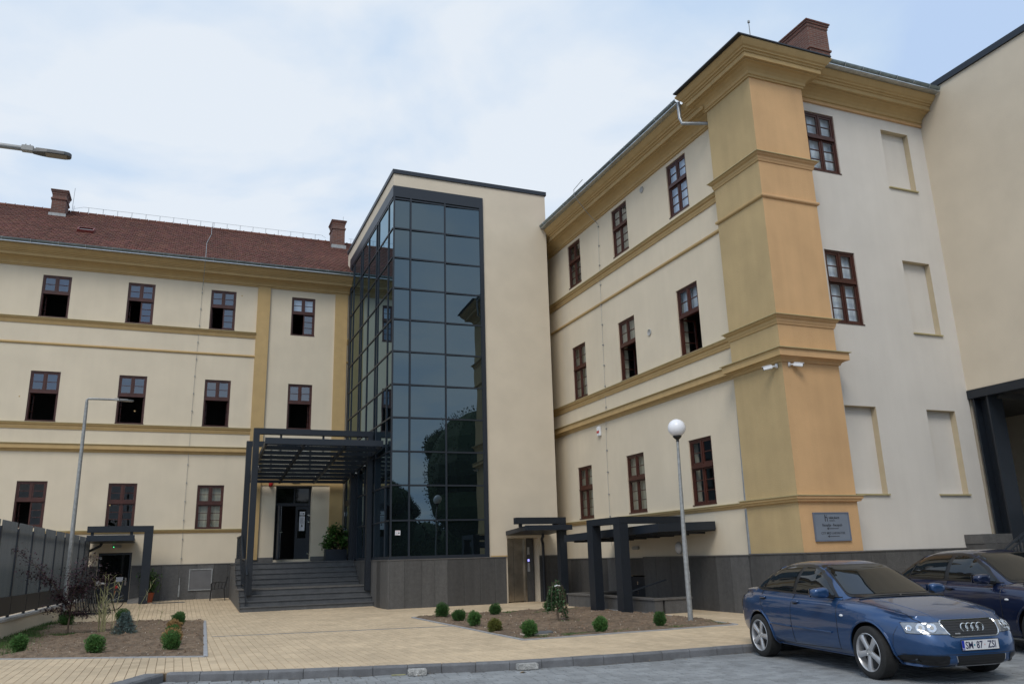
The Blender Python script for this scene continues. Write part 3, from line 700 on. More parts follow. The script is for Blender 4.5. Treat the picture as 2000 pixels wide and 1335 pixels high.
# lift doors
LR = Fr((0, YT, 0), (1, 0, 0), (0, 1, 0))
b = MB(TT); b.box(11.42, 11.70, .36, .50, .12, 2.26); b.build('lift_surround', M['slate'], TW)
b = MB(TT); b.box(10.58, 11.36, .44, .47, .14, 2.20)
LD = b.build('lift_door', M['steel'], TW, label='brushed steel lift door')
b = MB(TT); b.box(10.965, 10.972, .436, .4395, .14, 2.20); b.build('door_gap', M['black'], LD)
b = MB(TT); b.box(11.36, 11.42, .34, .50, .12, 2.26); b.box(10.58, 11.36, .40, .50, 2.2, 2.26); b.build('lift_frame', M['steel'], LD)
b = MB(TT); b.box(11.46, 11.55, .35, .358, 1.12, 1.42); b.build('call_panel', M['alu'], LD)
b = MB(TT); b.box(11.475, 11.535, .35, .358, 1.46, 1.54); b.build('call_button', M['blue_led'], LD)
b = MB(TT); b.box(11.46, 11.54, .34, .357, 1.70, 1.95); b.build('lift_display', M['grey_plastic'], LD)
# camera sticker on the glass
b = MB(TT); b.box(6.63, 6.80, -.006, -.001, 2.42, 2.57); st = b.build('camera_notice', M['paper'], TW, label='small white camera surveillance sticker')
b = MB(TT); b.box(6.73, 6.775, -.009, -.0065, 2.47, 2.51); b.box(6.645, 6.71, -.009, -.0065, 2.50, 2.506); b.box(6.645, 6.705, -.009, -.0065, 2.485, 2.491); b.build('notice_print', M['ink'], st)
b = MB(TT); b.box(6.645, 6.78, -.009, -.0065, 2.545, 2.553); b.box(6.645, 6.74, -.009, -.0065, 2.435, 2.441); b.build('notice_print', M['redink'], st)

# ================================================================== RIGHT WING with corner pilaster
XB, YC = 13.15, 15.1
RW = thing('corner_building', 'cream three-storey wing with massive ochre and orange corner pier and brick chimney', 'building', (XB, 18, .12))
TB = Fr((XB, 0, 0), (0, -1, 0), (1, 0, 0)); TC = Fr((0, YC, 0), (1, 0, 0), (0, 1, 0))
cam_y = [25.52, 22.06, 18.57]
specB = []
for i, y in enumerate(cam_y):
    specB.append((-y-.515, -y+.515, 11.36, 13.08, 'closed', [None, 'curtain_c', 'curtain'][i], 'pane'))
    specB.append((-y-.53, -y+.53, 7.06, 9.06, ['closed', 'right_in', 'right_in'][i], ['curtain_c', 'curtain_c', 'curtain'][i], 'pane'))
    specB.append((-y-.535, -y+.535, 2.83, 4.64, 'closed', ['curtain_c', 'curtain_c', None][i], 'pane_lo'))
hB = [(s[0], s[1], s[2], s[3]) for s in specB]
wall('wall', TB, -YA, -YC, .1, 13.25, hB+[(-22.98, -21.88, .12, .98, .2)], M['cream'], RW)
for s in specB: window(TB, s[0], s[1], s[2], s[3], RW, s[4], s[5], s[6])
nich = [(17.77, 18.80, 11.32, 13.11, .17, 1), (17.80, 18.80, 7.09, 9.14, .17, 1), (17.80, 18.82, 2.86, 5.02, .17, 1), (15.05, 16.07, 2.86, 5.02, .17, 1)]
wC = [(15.02, 16.05, 11.40, 13.18, 'closed', 'curtain', 'pane_lo'), (15.08, 16.10, 7.14, 9.14, 'closed', 'curtain', 'pane_lo')]
wall('wall', TC, XB, 19.4, .1, 13.9, [(s[0], s[1], s[2], s[3], .3) for s in wC]+nich, M['grey_cream'], RW)
for s in wC: window(TC, s[0], s[1], s[2], s[3], RW, s[4], s[5], s[6])
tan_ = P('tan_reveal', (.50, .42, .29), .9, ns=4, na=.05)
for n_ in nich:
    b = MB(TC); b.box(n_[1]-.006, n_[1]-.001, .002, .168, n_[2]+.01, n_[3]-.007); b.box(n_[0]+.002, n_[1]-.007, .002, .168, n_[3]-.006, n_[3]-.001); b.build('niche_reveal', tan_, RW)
for n_ in nich:
    b = MB(TC); b.box(n_[0]-.02, n_[1]+.03, -.05, .18, n_[2]-.035, n_[2]-.001); b.build('niche_sill', M['flash'], RW)
b = MB()
b.box(XB+5, XB+5.1, YC+.35, YA, 0, 13.9); b.box(XB+.34, XB+5, YC+.34, YC+.40, 0, .2)
for z in (1.6, 5.7, 9.8): b.box(XB+.34, XB+5, YC+.40, YA, z, z+.2)
b.box(XB+.34, XB+5, YC+.40, YA, 13.3, 13.5)
for y in (16.9, 20.3, 23.8, 27.3): b.box(XB+.34, XB+5, y, y+.1, 0, 13.4)
b.build('interior_wall', M['inside'], RW)
PX0, PX1, PY0, PY1 = 12.85, 14.56, 14.62, 16.45
for nm, pr, z, d in (('sill_moulding', SILL, 11.17, .13), ('thin_moulding', THIN, 10.13, 0), ('sill_moulding', SILL, 7.03, .12), ('belt_moulding', BIG, 6.25, .17), ('sill_moulding', LOW, 2.78, .08)):
    mo = sweep(nm, [(XB, YA), (XB, PY1-.02)], off(pr, z), M['ochre'], RW)
    if d: sweep('flashing', [(XB, YA), (XB, PY1-.02)], flash(z, d+.02), M['flash'], mo)
sweep('cornice', [(XB, YA), (XB, PY1-.02)], corn(13.2, 1, .9), M['ochre'], RW)
sweep('cornice', [(PX1-.02, YC), (19.38, YC)], corn(13.50, .95, .80), M['ochre'], RW)
sweep('cornice_edge', [(PX1-.02, YC), (19.38, YC)], [(0, 13.44), (.06, 13.44), (.06, 13.498), (0, 13.498)], M['orange'], RW)
b = MB(); b.box(XB-.86, XB-.68, PY1+.62, YA, 13.955, 13.975); b.box(PX1, 19.38, YC-.84, YC-.64, 14.165, 14.185); b.build('eaves_flashing', M['zinc_lt'], RW)
gutter((XB-.80, YA, 14.09), (XB-.80, PY1+.62, 14.09), RW, out=(-1, 0), step=.9)
gutter((PX1+.42, YC-.78, 14.30), (19.37, YC-.78, 14.30), RW, out=(0, -1), step=.62)
# corner pier
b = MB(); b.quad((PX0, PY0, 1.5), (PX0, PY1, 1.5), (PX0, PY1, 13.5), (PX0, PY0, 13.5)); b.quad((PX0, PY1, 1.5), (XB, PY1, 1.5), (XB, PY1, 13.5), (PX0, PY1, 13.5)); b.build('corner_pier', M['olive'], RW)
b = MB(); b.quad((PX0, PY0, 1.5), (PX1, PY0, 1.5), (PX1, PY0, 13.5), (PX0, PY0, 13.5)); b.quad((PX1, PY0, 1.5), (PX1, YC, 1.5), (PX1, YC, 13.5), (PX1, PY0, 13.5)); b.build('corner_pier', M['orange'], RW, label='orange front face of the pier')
pp = [(XB, PY1), (PX0, PY1), (PX0, PY0), (PX1, PY0), (PX1, YC)]
SILLP = [(0, -.23), (.02, -.225), (.035, -.17), (.045, -.16), (.05, -.10), (.09, -.07), (.11, -.03), (.12, -.015), (0, -.015)]
BIGP = [(0, -.31), (.03, -.31), (.06, -.25), (.10, -.23), (.11, -.21), (.19, -.20), (.19, -.03), (.21, -.015), (0, -.015)]
LOWP = [(0, -.15), (.07, -.14), (.08, -.10), (.11, -.08), (.11, -.015), (0, -.015)]
for nm, pr, z, d in (('pier_moulding', SILLP, 11.28, .12), ('pier_moulding', THIN, 10.16, 0), ('pier_moulding', SILLP, 7.02, .12), ('pier_moulding', BIGP, 6.18, .21), ('pier_moulding', LOWP, 2.79, .11)):
    mo = sweep(nm, pp, off(pr, z), [M['ochre'], M['orange']], RW, segm=[0, 0, 1, 1])
    if d: sweep('flashing', pp, flash(z, d+.025), M['flash'], mo)
sweep('pier_cornice', pp, corn(13.43, .86, .85), M['ochre'], RW)
b = MB()
ro = .72
b.box(PX0-ro, PX1+.55, PY0-ro+.08, PY0, 14.13, 14.165); b.box(PX0-ro, XB, PY0, PY1+.5, 14.13, 14.165); b.build('pier_roof_edge', M['steel_dk'], RW)
# roofs over B and C
b = MB(); b.quad((XB-.62, YA+4, 13.98), (XB-.62, PY1+1, 13.98), (XB+5, PY1+2.5, 15.8), (XB+5, YA+4, 15.8)); b.quad((PX1+1.5, YC-.5, 14.15), (20.5, YC-.5, 14.15), (20.5, YC+5, 15.9), (PX1+3, YC+5, 15.9))
b.quad((XB+5, YC+5, 15.8), (XB+5, YA+4, 15.8), (XB+11, YA+4, 14), (XB+11, YC+5, 14)); b.build('roof', M['tile'], RW)
chimney(RW, 17.95, 18.78, 17.4, 19.2, 14.5, 18.40, 17.35, base=False)
for x, y, z0_, z1_ in ((13.05, 14.6, 14.16, 15.12), (15.9, 16.6, 14.6, 16.55)):
    b = MB(); b.tube([(x, y, z0_), (x, y, z1_)], .012, 5)
    if x < 14: b.lathe([(0, z1_+.05), (.03, z1_+.03), (.035, z1_-.03), (0, z1_-.05)], (x, y, 0), n=8)
    b.build('lightning_rod', M['galv'], RW)
slabs(TB, -27.6, -PY1, .08, 1.52, RW, .55, .8, skip=((-22.99, -21.87),))
b = MB(TB); b.box(-22.99, -21.87, -.045, -.001, .985, 1.49); b.build('stone_slab', M['slate'], RW)
TPl = Fr((PX0, 0, 0), (0, -1, 0), (1, 0, 0)); TPf = Fr((0, PY0, 0), (1, 0, 0), (0, 1, 0))
slabs(TPl, -PY1, -PY0+.05, .08, 1.54, RW, .4, .55); slabs(TPf, PX0, PX1+.05, .08, 1.54, RW, .4, .5)
slabs(TC, PX1+.05, 18.4, .08, 1.54, RW, .45, .6)
clamps('conductor_wire', [(-23.47, 13.0), (-23.54, 11.6), (-23.62, 8.7), (-23.66, 6.5), (-23.77, 5.4), (-23.82, 3.9), (-23.82, 1.9)], TB, RW)
b = MB(); b.tube([(XB-.7, 23.2, 14.5), (XB-.92, 23.5, 14.2), (XB-.9, 23.5, 13.95), (XB-.45, 23.49, 13.4), (XB-.05, 23.47, 13.0)], .012, 5); b.build('conductor_wire', M['galv'], RW)
# basement hatch door in the plinth
b = MB(TB); b.box(-22.94, -21.92, .08, .14, .12, .94); bd = b.build('basement_door', M['steel_dk'], RW)
b = MB(TB); b.box(-22.5, -22.44, .05, .078, .70, .80); b.box(-22.5, -22.44, .05, .078, .42, .52); b.build('hinge', M['chrome'], bd)
# downpipe in the corner
b = MB(); b.tube([(XB-.78, PY1+.62, 14.0), (XB-.78, PY1+.60, 13.5), (XB-.78, PY1+.52, 13.28), (XB-.16, PY1+.14, 13.20), (XB-.12, PY1+.11, 13.1), (XB-.12, PY1+.11, 6.6), (XB-.12, PY1+.15, 5.4), (XB-.12, PY1+.21, 2.82)], .052, 10)
b.tube([(XB-.12, PY1+.22, 2.60), (XB-.12, PY1+.23, 1.53)], .058, 10)
o = b.build('downpipe', P('zinc_pipe', (.34, .36, .38), .4, metal=.5, ns=6, na=.15), None, smooth=True); tag(o, 'zinc downpipe in the corner beside the ochre pier', 'downpipe')
# small things on the walls
for i, (y, z) in enumerate(((20.67, 8.23), (20.51, 13.33 - .35))):
    b = MB(TB); b.lathe([(0, -.012), (.07, -.012), (.095, -.03), (.105, -.02), (.105, -.001)], (-y, 0, z), 'y', 18)
    b.cur = 0; o = b.build('wall_vent', M['grey_plastic'], None, smooth=True)
    tag(o, ['round grey wall vent between the two middle-floor windows', 'round grey wall vent just under the main cornice'][i], 'vent', 'round vents on the wing wall')
b = MB(TB); b.box(-24.33, -24.12, -.09, -.002, 5.52, 5.85); o = b.build('alarm_box', M['white'], None, bevel=.02); tag(o, 'white alarm box under the ochre belt moulding', 'alarm box')
b = MB(TB); b.box(-24.31, -24.14, -.095, -.0905, 5.62, 5.70); b.build('alarm_lens', M['redink'], o)
b = MB(TB); b.box(-22.46, -22.12, -.09, -.002, 1.74, 1.84); o = b.build('bulkhead_light', M['grey_plastic'], None, bevel=.02); tag(o, 'rectangular grey wall light under the basement canopy', 'wall light')
b = MB(TB); b.lathe([(0, -.11), (.08, -.10), (.13, -.07), (.15, -.03), (.15, -.002)], (-19.95, 0, 1.74), 'y', 20); o = b.build('bulkhead_light', M['white'], None, smooth=True); tag(o, 'round pale wall light near the globe lamp post', 'wall light')
b = MB(TB); b.lathe([(.15, -.04), (.17, -.04), (.17, -.002)], (-19.95, 0, 1.74), 'y', 20); b.build('light_rim', M['grey_plastic'], o)
def cctv(base, tip, label):
    base = Vector(base); tip = Vector(tip); d = (tip-base).normalized()
    r = thing('security_camera', label, 'security camera', tuple(base), 'security cameras on the corner pier')
    b = MB(); b.tube([base, base+d*.05], [.06, .055], 12); b.tube([base+d*.04, base+d*.13], .02, 8); b.build('bracket', M['white'], r, smooth=True)
    a = base+d*.12; e = Vector((d.x, d.y, -.18)).normalized()
    b = MB(); b.bar(a, a+e*.21, .08, .08); b.bar(a+e*.02+Vector((0, 0, .047)), a+e*.25+Vector((0, 0, .047)), .095, .013); b.build('housing', M['white'], r, bevel=.01)
    b = MB(); b.bar(a+e*.21, a+e*.222, .065, .065); b.build('camera_lens', M['black'], r)
cctv((PX0-.002, 14.78, 5.80), (PX0-.30, 15.0, 5.76), 'white security camera on the olive side of the corner pier')
cctv((13.02, PY0-.002, 5.81), (13.30, PY0-.20, 5.78), 'white security camera on the orange side of the corner pier')
# direction sign
SG = thing('direction_sign', 'grey sign board reading Receptie - Recepcio and CITY MED LABORATOR on the orange pier', 'sign', (13.7, PY0, 2.08))
TG = Fr((0, PY0, 0), (1, 0, 0), (0, 1, 0))
b = MB(TG); b.box(13.22, 14.20, -.035, -.002, 1.785, 2.38); b.build('sign_board', M['sign'], SG)
b = MB(TG); b.box(13.20, 14.22, -.045, -.002, 2.375, 2.40); b.box(13.20, 14.22, -.045, -.002, 1.765, 1.79); b.box(13.20, 13.225, -.045, -.002, 1.79, 2.375); b.box(14.195, 14.22, -.045, -.002, 1.79, 2.375); b.build('sign_frame', P('sign_edge', (.13, .16, .22), .4), SG)
Tx = Matrix(((1, 0, 0, 0), (0, 0, -1, PY0-.0362), (0, 1, 0, 0), (0, 0, 0, 1)))
def sgt(body, x, z, size, sx=1, bold=.001, al='CENTER'): text_mesh('sign_lettering', body, size, Matrix.Translation((x, 0, z)) @ Tx, M['ink'], SG, al, sx, bold)
sgt('HÁM JÁNOS', 13.635, 2.255, .060, .92, .0016, 'LEFT'); sgt('Recepţie - Recepció', 13.71, 2.092, .082, .86); sgt('CITY MED LABORATOR', 13.71, 1.918, .072, .90, .0002)
b = MB(TG)
for i in range(2): b.box(13.64, 13.80, -.0375, -.0362, 2.222-i*.018, 2.228-i*.018)
for z in (2.042, 1.872):
    b.box(13.58, 13.88, -.0375, -.0362, z-.006, z+.006); b.poly([(13.54, -.0375, z), (13.60, -.0375, z+.03), (13.585, -.0375, z), (13.60, -.0375, z-.03)])
b.build('sign_arrow', M['ink'], SG)
b = MB(TG); b.box(13.515, 13.535, -.038, -.0362, 2.20, 2.345); b.box(13.575, 13.592, -.038, -.0362, 2.20, 2.27)
for k in range(8):
    t0, t1 = PI*k/8, PI*(k+1)/8; c = (13.555, 2.27)
    b.poly([(c[0]+.037*math.cos(t0), -.038, c[1]+.035*math.sin(t0)), (c[0]+.037*math.cos(t1), -.038, c[1]+.035*math.sin(t1)), (c[0]+.02*math.cos(t1), -.038, c[1]+.018*math.sin(t1)), (c[0]+.02*math.cos(t0), -.038, c[1]+.018*math.sin(t0))])
b.box(13.573, 13.588, -.038, -.0362, 2.325, 2.340); b.build('sign_logo', M['ink'], SG)

# ================================================================== RIGHT BLOCK over the passage
XD = 19.4
DB = thing('annex_block', 'plain cream upper block carried on a dark steel column over a passage', 'building', (XD, 10, .12))
b = MB(); b.quad((XD, 24, 5.60), (XD, 2, 5.60), (XD, 2, 14.38), (XD, 24, 14.38)); b.quad((XD, 2, 5.6), (27, 2, 5.6), (27, 2, 14.38), (XD, 2, 14.38)); b.quad((27, 2, 5.6), (27, 24, 5.6), (27, 24, 14.38), (27, 2, 14.38)); b.quad((XD, 2, 14.37), (27, 2, 14.37), (27, 24, 14.37), (XD, 24, 14.37)); b.build('wall', M['sand'], DB)
b = MB(); b.box(XD-.06, XD+.3, 1.9, 24, 14.385, 14.56); b.box(XD+.3, 27, 1.9, 2.3, 14.385, 14.56); b.build('parapet_coping', M['steel_dk2'], DB)
b = MB(); b.box(XD-.04, XD+.35, 2, YC-.01, 5.36, 5.58); b.build('edge_beam', M['steel_dk'], DB)
b = MB(); b.box(XD+.35, 27, 2, 21, 5.45, 5.55); b.box(XD+.36, 26, 14.5, 14.75, 5.30, 5.449); b.build('soffit', M['slate'], DB)
b = MB(); b.box(XD+.1, 27, 18.2, 18.4, 0, 5.45); b.box(24, 24.2, 12, 18.2, 0, 5.45); b.box(XD+.1, XD+.2, YC+.01, 18.2, 0, 5.45); b.build('passage_wall', M['sand'], DB)
b = MB()
b.box(XD+.02, XD+.55, 14.55, 14.60, .12, 5.36); b.box(XD+.02, XD+.55, 14.95, 15.0, .12, 5.36); b.box(XD+.26, XD+.31, 14.60, 14.95, .12, 5.36); b.build('steel_column', M['steel_dk'], DB)
# stone stair and railing at the passage
ST2 = thing('passage_stairs', 'dark stone stair with steel railing rising to the passage behind the cars', 'stairs', (19.5, 14.6, .12))
for i in range(9):
    b = MB(); b.box(16.95+i*.3, 22.5, 13.75, 14.52, .12+i*.15+(.001 if i else 0), .12+(i+1)*.15); b.build('step', M['step'], ST2)
b = MB(); b.box(18.40, 21.5, 14.53, YC-.02, .12, 1.62); b.build('landing', M['slate'], ST2)
b = MB(); b.box(18.38, 21.5, 14.56, YC-.021, 1.625, 1.85); b.build('landing_edge', M['slate'], ST2)
def railing(name, p0, p1, h, n, parent, r=.02, lower=.12):
    p0 = Vector(p0); p1 = Vector(p1); b = MB(); b.bar(p0+Vector((0, 0, h)), p1+Vector((0, 0, h)), .05, .04); b.bar(p0+Vector((0, 0, h-.12)), p1+Vector((0, 0, h-.12)), .02, .03); b.bar(p0+Vector((0, 0, lower)), p1+Vector((0, 0, lower)), .03, .03)
    o = b.build(name, M['steel_dk'], parent)
    for k in range(n+1):
        p = p0.lerp(p1, k/n); e = MB(); e.bar(p+Vector((0, 0, lower+.016 if k % 6 else 0)), p+Vector((0, 0, h-.136 if k % 6 else h-.021)), .018 if k % 6 else .035, .018 if k % 6 else .035); e.build('baluster', M['steel_dk'], o)
railing('railing', (17.1, 13.72, .15), (19.9, 13.72, 1.50), .92, 24, ST2)
railing('railing', (19.9, 13.72, 1.50), (22.0, 13.72, 1.52), .92, 16, ST2)

# ================================================================== GROUND
def struct(o): o['kind'] = 'structure'; return o
b = MB(); b.quad((-600, -600, -.06), (600, -600, -.06), (600, 600, -.06), (-600, 600, -.06)); struct(b.build('ground', M['ground'], None))
KP = [(-4.6, 4.0), (-.70, 12.20), (-.02, 13.55), (1.22, 12.98), (3.34, 12.27), (4.77, 11.82), (6.7, 11.64), (8.91, 11.55), (12, 11.48), (21.5, 11.3)]
def yk(x):
    for (a, c), (e, g) in zip(KP[:-1], KP[1:]):
        if a <= x <= e: return c+(g-c)*(x-a)/(e-a)
    return 4.0 if x < -4.6 else 11.3
CRN = KP[2]
# bedding under the cream pavers, following the gentle ramp towards the wing
b = MB(); xs = [-9, -7, -4.6, -.70, -.02, 1.22, 3.34, 4.77, 6.7, 8.91, 12, 21.5, 27]
for a, c in zip(xs[:-1], xs[1:]):
    b.quad((a, yk(a)+.07, .108), (c, yk(c)+.07, .108), (c, 28, .108), (a, 28, .108)); b.quad((a, 28, .108), (c, 28, .108), (c, 34.8, zg(34.8)-.012), (a, 34.8, zg(34.8)-.012))
    b.quad((a, yk(a)+.07, .105), (a, yk(a)+.07, -.05), (c, yk(c)+.07, -.05), (c, yk(c)+.07, .105))
PV = struct(b.build('pavement', M['joint'], None))
beds = {'L': [(-3.55, 17.9), (.60, 15.5), (.90, 25.4), (-3.42, 28.4)], 'R': [(6.03, 22.2), (6.10, 14.62), (11.0, 14.78), (11.33, 18.3), (11.33, 22.3)]}
def inside(p, poly, mrg=0):
    s_ = True; n = len(poly); c = sum(q[0] for q in poly)/n, sum(q[1] for q in poly)/n
    sg = None
    for i in range(n):
        a, b_ = poly[i], poly[(i+1) % n]; cr0 = (b_[0]-a[0])*(p[1]-a[1])-(b_[1]-a[1])*(p[0]-a[0]); L = math.hypot(b_[0]-a[0], b_[1]-a[1])
        crc = (b_[0]-a[0])*(c[1]-a[1])-(b_[1]-a[1])*(c[0]-a[0]); v = cr0/L*(1 if crc > 0 else -1)
        if v < mrg: return False
    return True
PW, PL_ = .128, .256
def paver_geo(b, x, y0, y1, z, z2, g=.0018, ch=.003):
    x0, x1 = x+g, x+PW-g; y0 += g; y1 -= g; i = len(b.v)
    for (xx, yy, zz) in ((x0+ch, y0+ch, z), (x1-ch, y0+ch, z), (x1-ch, y1-ch, z2), (x0+ch, y1-ch, z2), (x0, y0, z-.014), (x1, y0, z-.014), (x1, y1, z2-.014), (x0, y1, z2-.014)): b.pt((xx, yy, zz))
    for f in ((0, 1, 2, 3), (4, 5, 1, 0), (5, 6, 2, 1), (6, 7, 3, 2), (7, 4, 0, 3)): b.face([i+k for k in f])
allp = []
k = 0; x = -8.6
while x < 21.4:
    ymin = max(yk(x+PW/2)+.125 if x > CRN[0]-.05 else yk(x+PW/2)+.30, 7.6); ymax = 34.68 if x < 13.1 else (YC-.05)
    if x+PW > X0 and x < 13.1: ymax = YT+.3
    y = math.floor(ymin/PL_)*PL_-(PL_/2 if k % 2 else 0)
    while y < ymax:
        a, c = max(y, ymin), min(y+PL_, ymax)
        if c-a > .03:
            mid = (x+PW/2, (a+c)/2)
            if not any(inside(mid, q, .12) for q in beds.values()) and not (2.4 < mid[0] < 6.3 and mid[1] > 32): allp.append((x, a, c))
        y += PL_
    x += PW; k += 1
def inview(x, y):
    v = Vector((x, y, -1.48)); z = v.dot(Fw); return z > 0 and abs(v.dot(cr)/z*1574) < 990 and abs(v.dot(cd)/z*1574) < 665
allp.sort(key=lambda p: p[0]**2+p[1]**2)
near = [p for p in allp if p[2]-p[1] > PL_*.99 and inview(p[0]+.06, (p[1]+p[2])/2) and p[1] < 28][:299]; ns_ = set(near)
b = MB(); paver_geo(b, -PW/2, -PL_/2, PL_/2, 0, 0); pm = b.build('paver_shape', M['paver'], None); pmesh = pm.data; bpy.data.objects.remove(pm)
for p in near: inst('paver', pmesh, PV, (p[0]+PW/2, (p[1]+p[2])/2, .12+random.uniform(-.0012, .0012)))
b = MB()
for p in allp:
    if p in ns_: continue
    d = random.uniform(-.0012, .0012); paver_geo(b, p[0], p[1], p[2], zg(p[1])+d, zg(p[2])+d)
b.build('paver_field', M['paver'], PV, kind='stuff')
# slot drain across the pavers
b = MB()
p0, p1 = Vector((.86, 19.72, .1235)), Vector((6.0, 18.72, .1235)); b.bar(p0, p1, .05, .006); b.build('drain_channel', M['steel_dk'], PV)
b = MB(); b.bar((.86, 19.69, .123), (6.0, 18.69, .123), .012, .006); b.bar((.86, 19.755, .123), (6.0, 18.755, .123), .012, .006); b.build('drain_edge', M['edging'], PV)
b = MB(); b.box(-.65, .45, 33.35, 33.75, zg(33.5)+.004, zg(33.5)+.010); b.build('drain_frame', M['kerb'], PV)
b = MB(); b.box(-.45, .22, 33.45, 33.65, zg(33.5)+.012, zg(33.5)+.018); b.build('drain_grate', M['steel_dk'], PV)
# kerb stones, one object each
KB = thing('kerb', 'grey concrete kerb', 'kerb', (3, 12, 0)); 
del KB['label']; del KB['category']; KB['kind'] = 'structure'
def kerbrun(pts, L=.5, w_=.13, label=None):
    d = 0; seg = []
    for a, c in zip(pts[:-1], pts[1:]): seg.append((Vector((*a, 0)), Vector((*c, 0)), (Vector(c)-Vector(a)).length))
    tot = sum(s_[2] for s_ in seg)
    def at(t):
        for a, c, l in seg:
            if t <= l+1e-6: return a.lerp(c, t/l)
            t -= l
        return seg[-1][1]
    while d < tot-.05:
        a, c = at(d+.003), at(min(d+L, tot)-.003); t = (c-a).normalized(); nn = Vector((-t.y, t.x, 0)); j = random.uniform(-.002, .002)
        b = MB(); i = 0
        for p in (a, c):
            for o, z in ((0, -.05), (0, .095+j), (.022, .122+j), (w_, .122+j), (w_, -.05)):
                q = p+nn*o; b.pt((q.x, q.y, z))
        for q in range(5): b.face([q, (q+1) % 5, 5+(q+1) % 5, 5+q])
        b.face((0, 4, 3, 2, 1)); b.face((5, 6, 7, 8, 9)); b.build('kerb_stone', M['kerb'], KB, bevel=.003); d += L
kerbrun([(0, 13.54)]+KP[3:])
kerbrun([(-2.2, 9.2), (-.70, 12.20), (-.03, 13.53)], .75, .28)
# grey parking pavers
b = MB(); b.quad((-6, 2, -.012), (27, 2, -.012), (27, 12, -.012), (-6, 12, -.012)); b.quad((-3, 12, -.012), (9, 12, -.012), (4, 14, -.012), (-.5, 14.2, -.012))
PK = struct(b.build('parking_surface', M['gjoint'], None))
gp = []; y = 4.0; row = 0; ang = R(-4)
ca, sa = math.cos(ang), math.sin(ang)
while y < 15.5:
    x = -5+random.uniform(0, .2); hgt = .20
    while x < 24:
        wd_ = random.choice([.12, .2, .2, .3]); cxp, cyp = x+wd_/2, y+hgt/2
        X_, Y_ = 3+(cxp-3)*ca-(cyp-12)*sa, 12+(cxp-3)*sa+(cyp-12)*ca
        if Y_ < yk(X_)-.02 and Y_ > 4.5: gp.append((X_, Y_, wd_, hgt))
        x += wd_
    y += hgt; row += 1
gp.sort(key=lambda p: p[0]**2+p[1]**2)
def gshape(w_, h_):
    b = MB(); g, ch = .004, .006; x1, y1 = w_/2-g, h_/2-g
    for (xx, yy, zz) in ((-x1+ch, -y1+ch, 0), (x1-ch, -y1+ch, 0), (x1-ch, y1-ch, 0), (-x1+ch, y1-ch, 0), (-x1, -y1, -.014), (x1, -y1, -.014), (x1, y1, -.014), (-x1, y1, -.014)): b.pt((xx, yy, zz))
    for f in ((0, 1, 2, 3), (4, 5, 1, 0), (5, 6, 2, 1), (6, 7, 3, 2), (7, 4, 0, 3)): b.face(f)
    return b
sh = {}
for w_ in (.12, .2, .3):
    o = gshape(w_, .2).build('paving_block_shape', M['gpaver'], None); sh[w_] = o.data; bpy.data.objects.remove(o)
def inview0(x, y):
    v = Vector((x, y, -1.6)); z = v.dot(Fw); return z > 0 and abs(v.dot(cr)/z*1574) < 1000 and abs(v.dot(cd)/z*1574) < 668
cnt = 0; rest = MB()
for X_, Y_, w_, h_ in gp:
    dz = random.uniform(-.002, .002)
    if cnt < 299 and inview0(X_, Y_):
        inst('paving_block', sh[w_], PK, (X_, Y_, dz), (random.uniform(-.006, .006), random.uniform(-.006, .006), ang)); cnt += 1
    else:
        g_ = gshape(w_, h_); i = len(rest.v)
        for v in g_.v: rest.pt((X_+v[0]*ca-v[1]*sa, Y_+v[0]*sa+v[1]*ca, v[2]+dz))
        for f in g_.f: rest.face([i+q for q in f])
rest.build('block_field', M['gpaver'], PK, kind='stuff')
# loose blocks by the kerb
def loose(loc, rz, label, l=.44):
    b = MB(); b.box(-l/2, l/2, -.09, .09, 0, .09); o = b.build('concrete_block', P('pitted_pale_concrete', (.36, .36, .35), .9, ns=22, na=.3, speck=.5, bs=40, ba=.8), None, bevel=.012, loc=loc)
    o.rotation_euler = (0, 0, rz); tag(o, label, 'block', 'loose blocks lying against the kerb'); return o
loose((3.36, 12.10, 0), R(-12), 'pale loose concrete block by the kerb with a stick beside it', .27)
loose((4.94, 11.76, 0), R(-4), 'pale pitted concrete block against the kerb below the planted bed', .31)
b = MB(); b.tube([(3.02, 12.25, .012), (3.2, 12.14, .02)], .009, 5); tag(b.build('wooden_stick', M['reed'], None), 'thin brown stick lying by the kerb block', 'stick')
b = MB(); b.poly([(4.70, 11.48, .004), (4.76, 11.46, .02), (4.82, 11.49, .006), (4.77, 11.53, .015)]); tag(b.build('dry_leaf', M['dead'], None), 'dry curled leaf on the grey paving', 'leaf')
b = MB()
for _ in range(260):
    x = random.uniform(.2, 11); y = yk(x)-abs(random.gauss(.02, .10)) if random.random() < .7 else yk(x)+.16+abs(random.gauss(0, .9)); z = .004 if y < yk(x) else .126
    r_ = random.uniform(.004, .014); a = random.uniform(0, PI); b.poly([(x+r_*math.cos(a+k*2.1), y+r_*math.sin(a+k*2.1), z+random.uniform(0, .008)) for k in range(3)])
tag(b.build('litter', M['dead'], None), 'scattered dry crumbs and leaf bits along the kerb', kind='stuff')
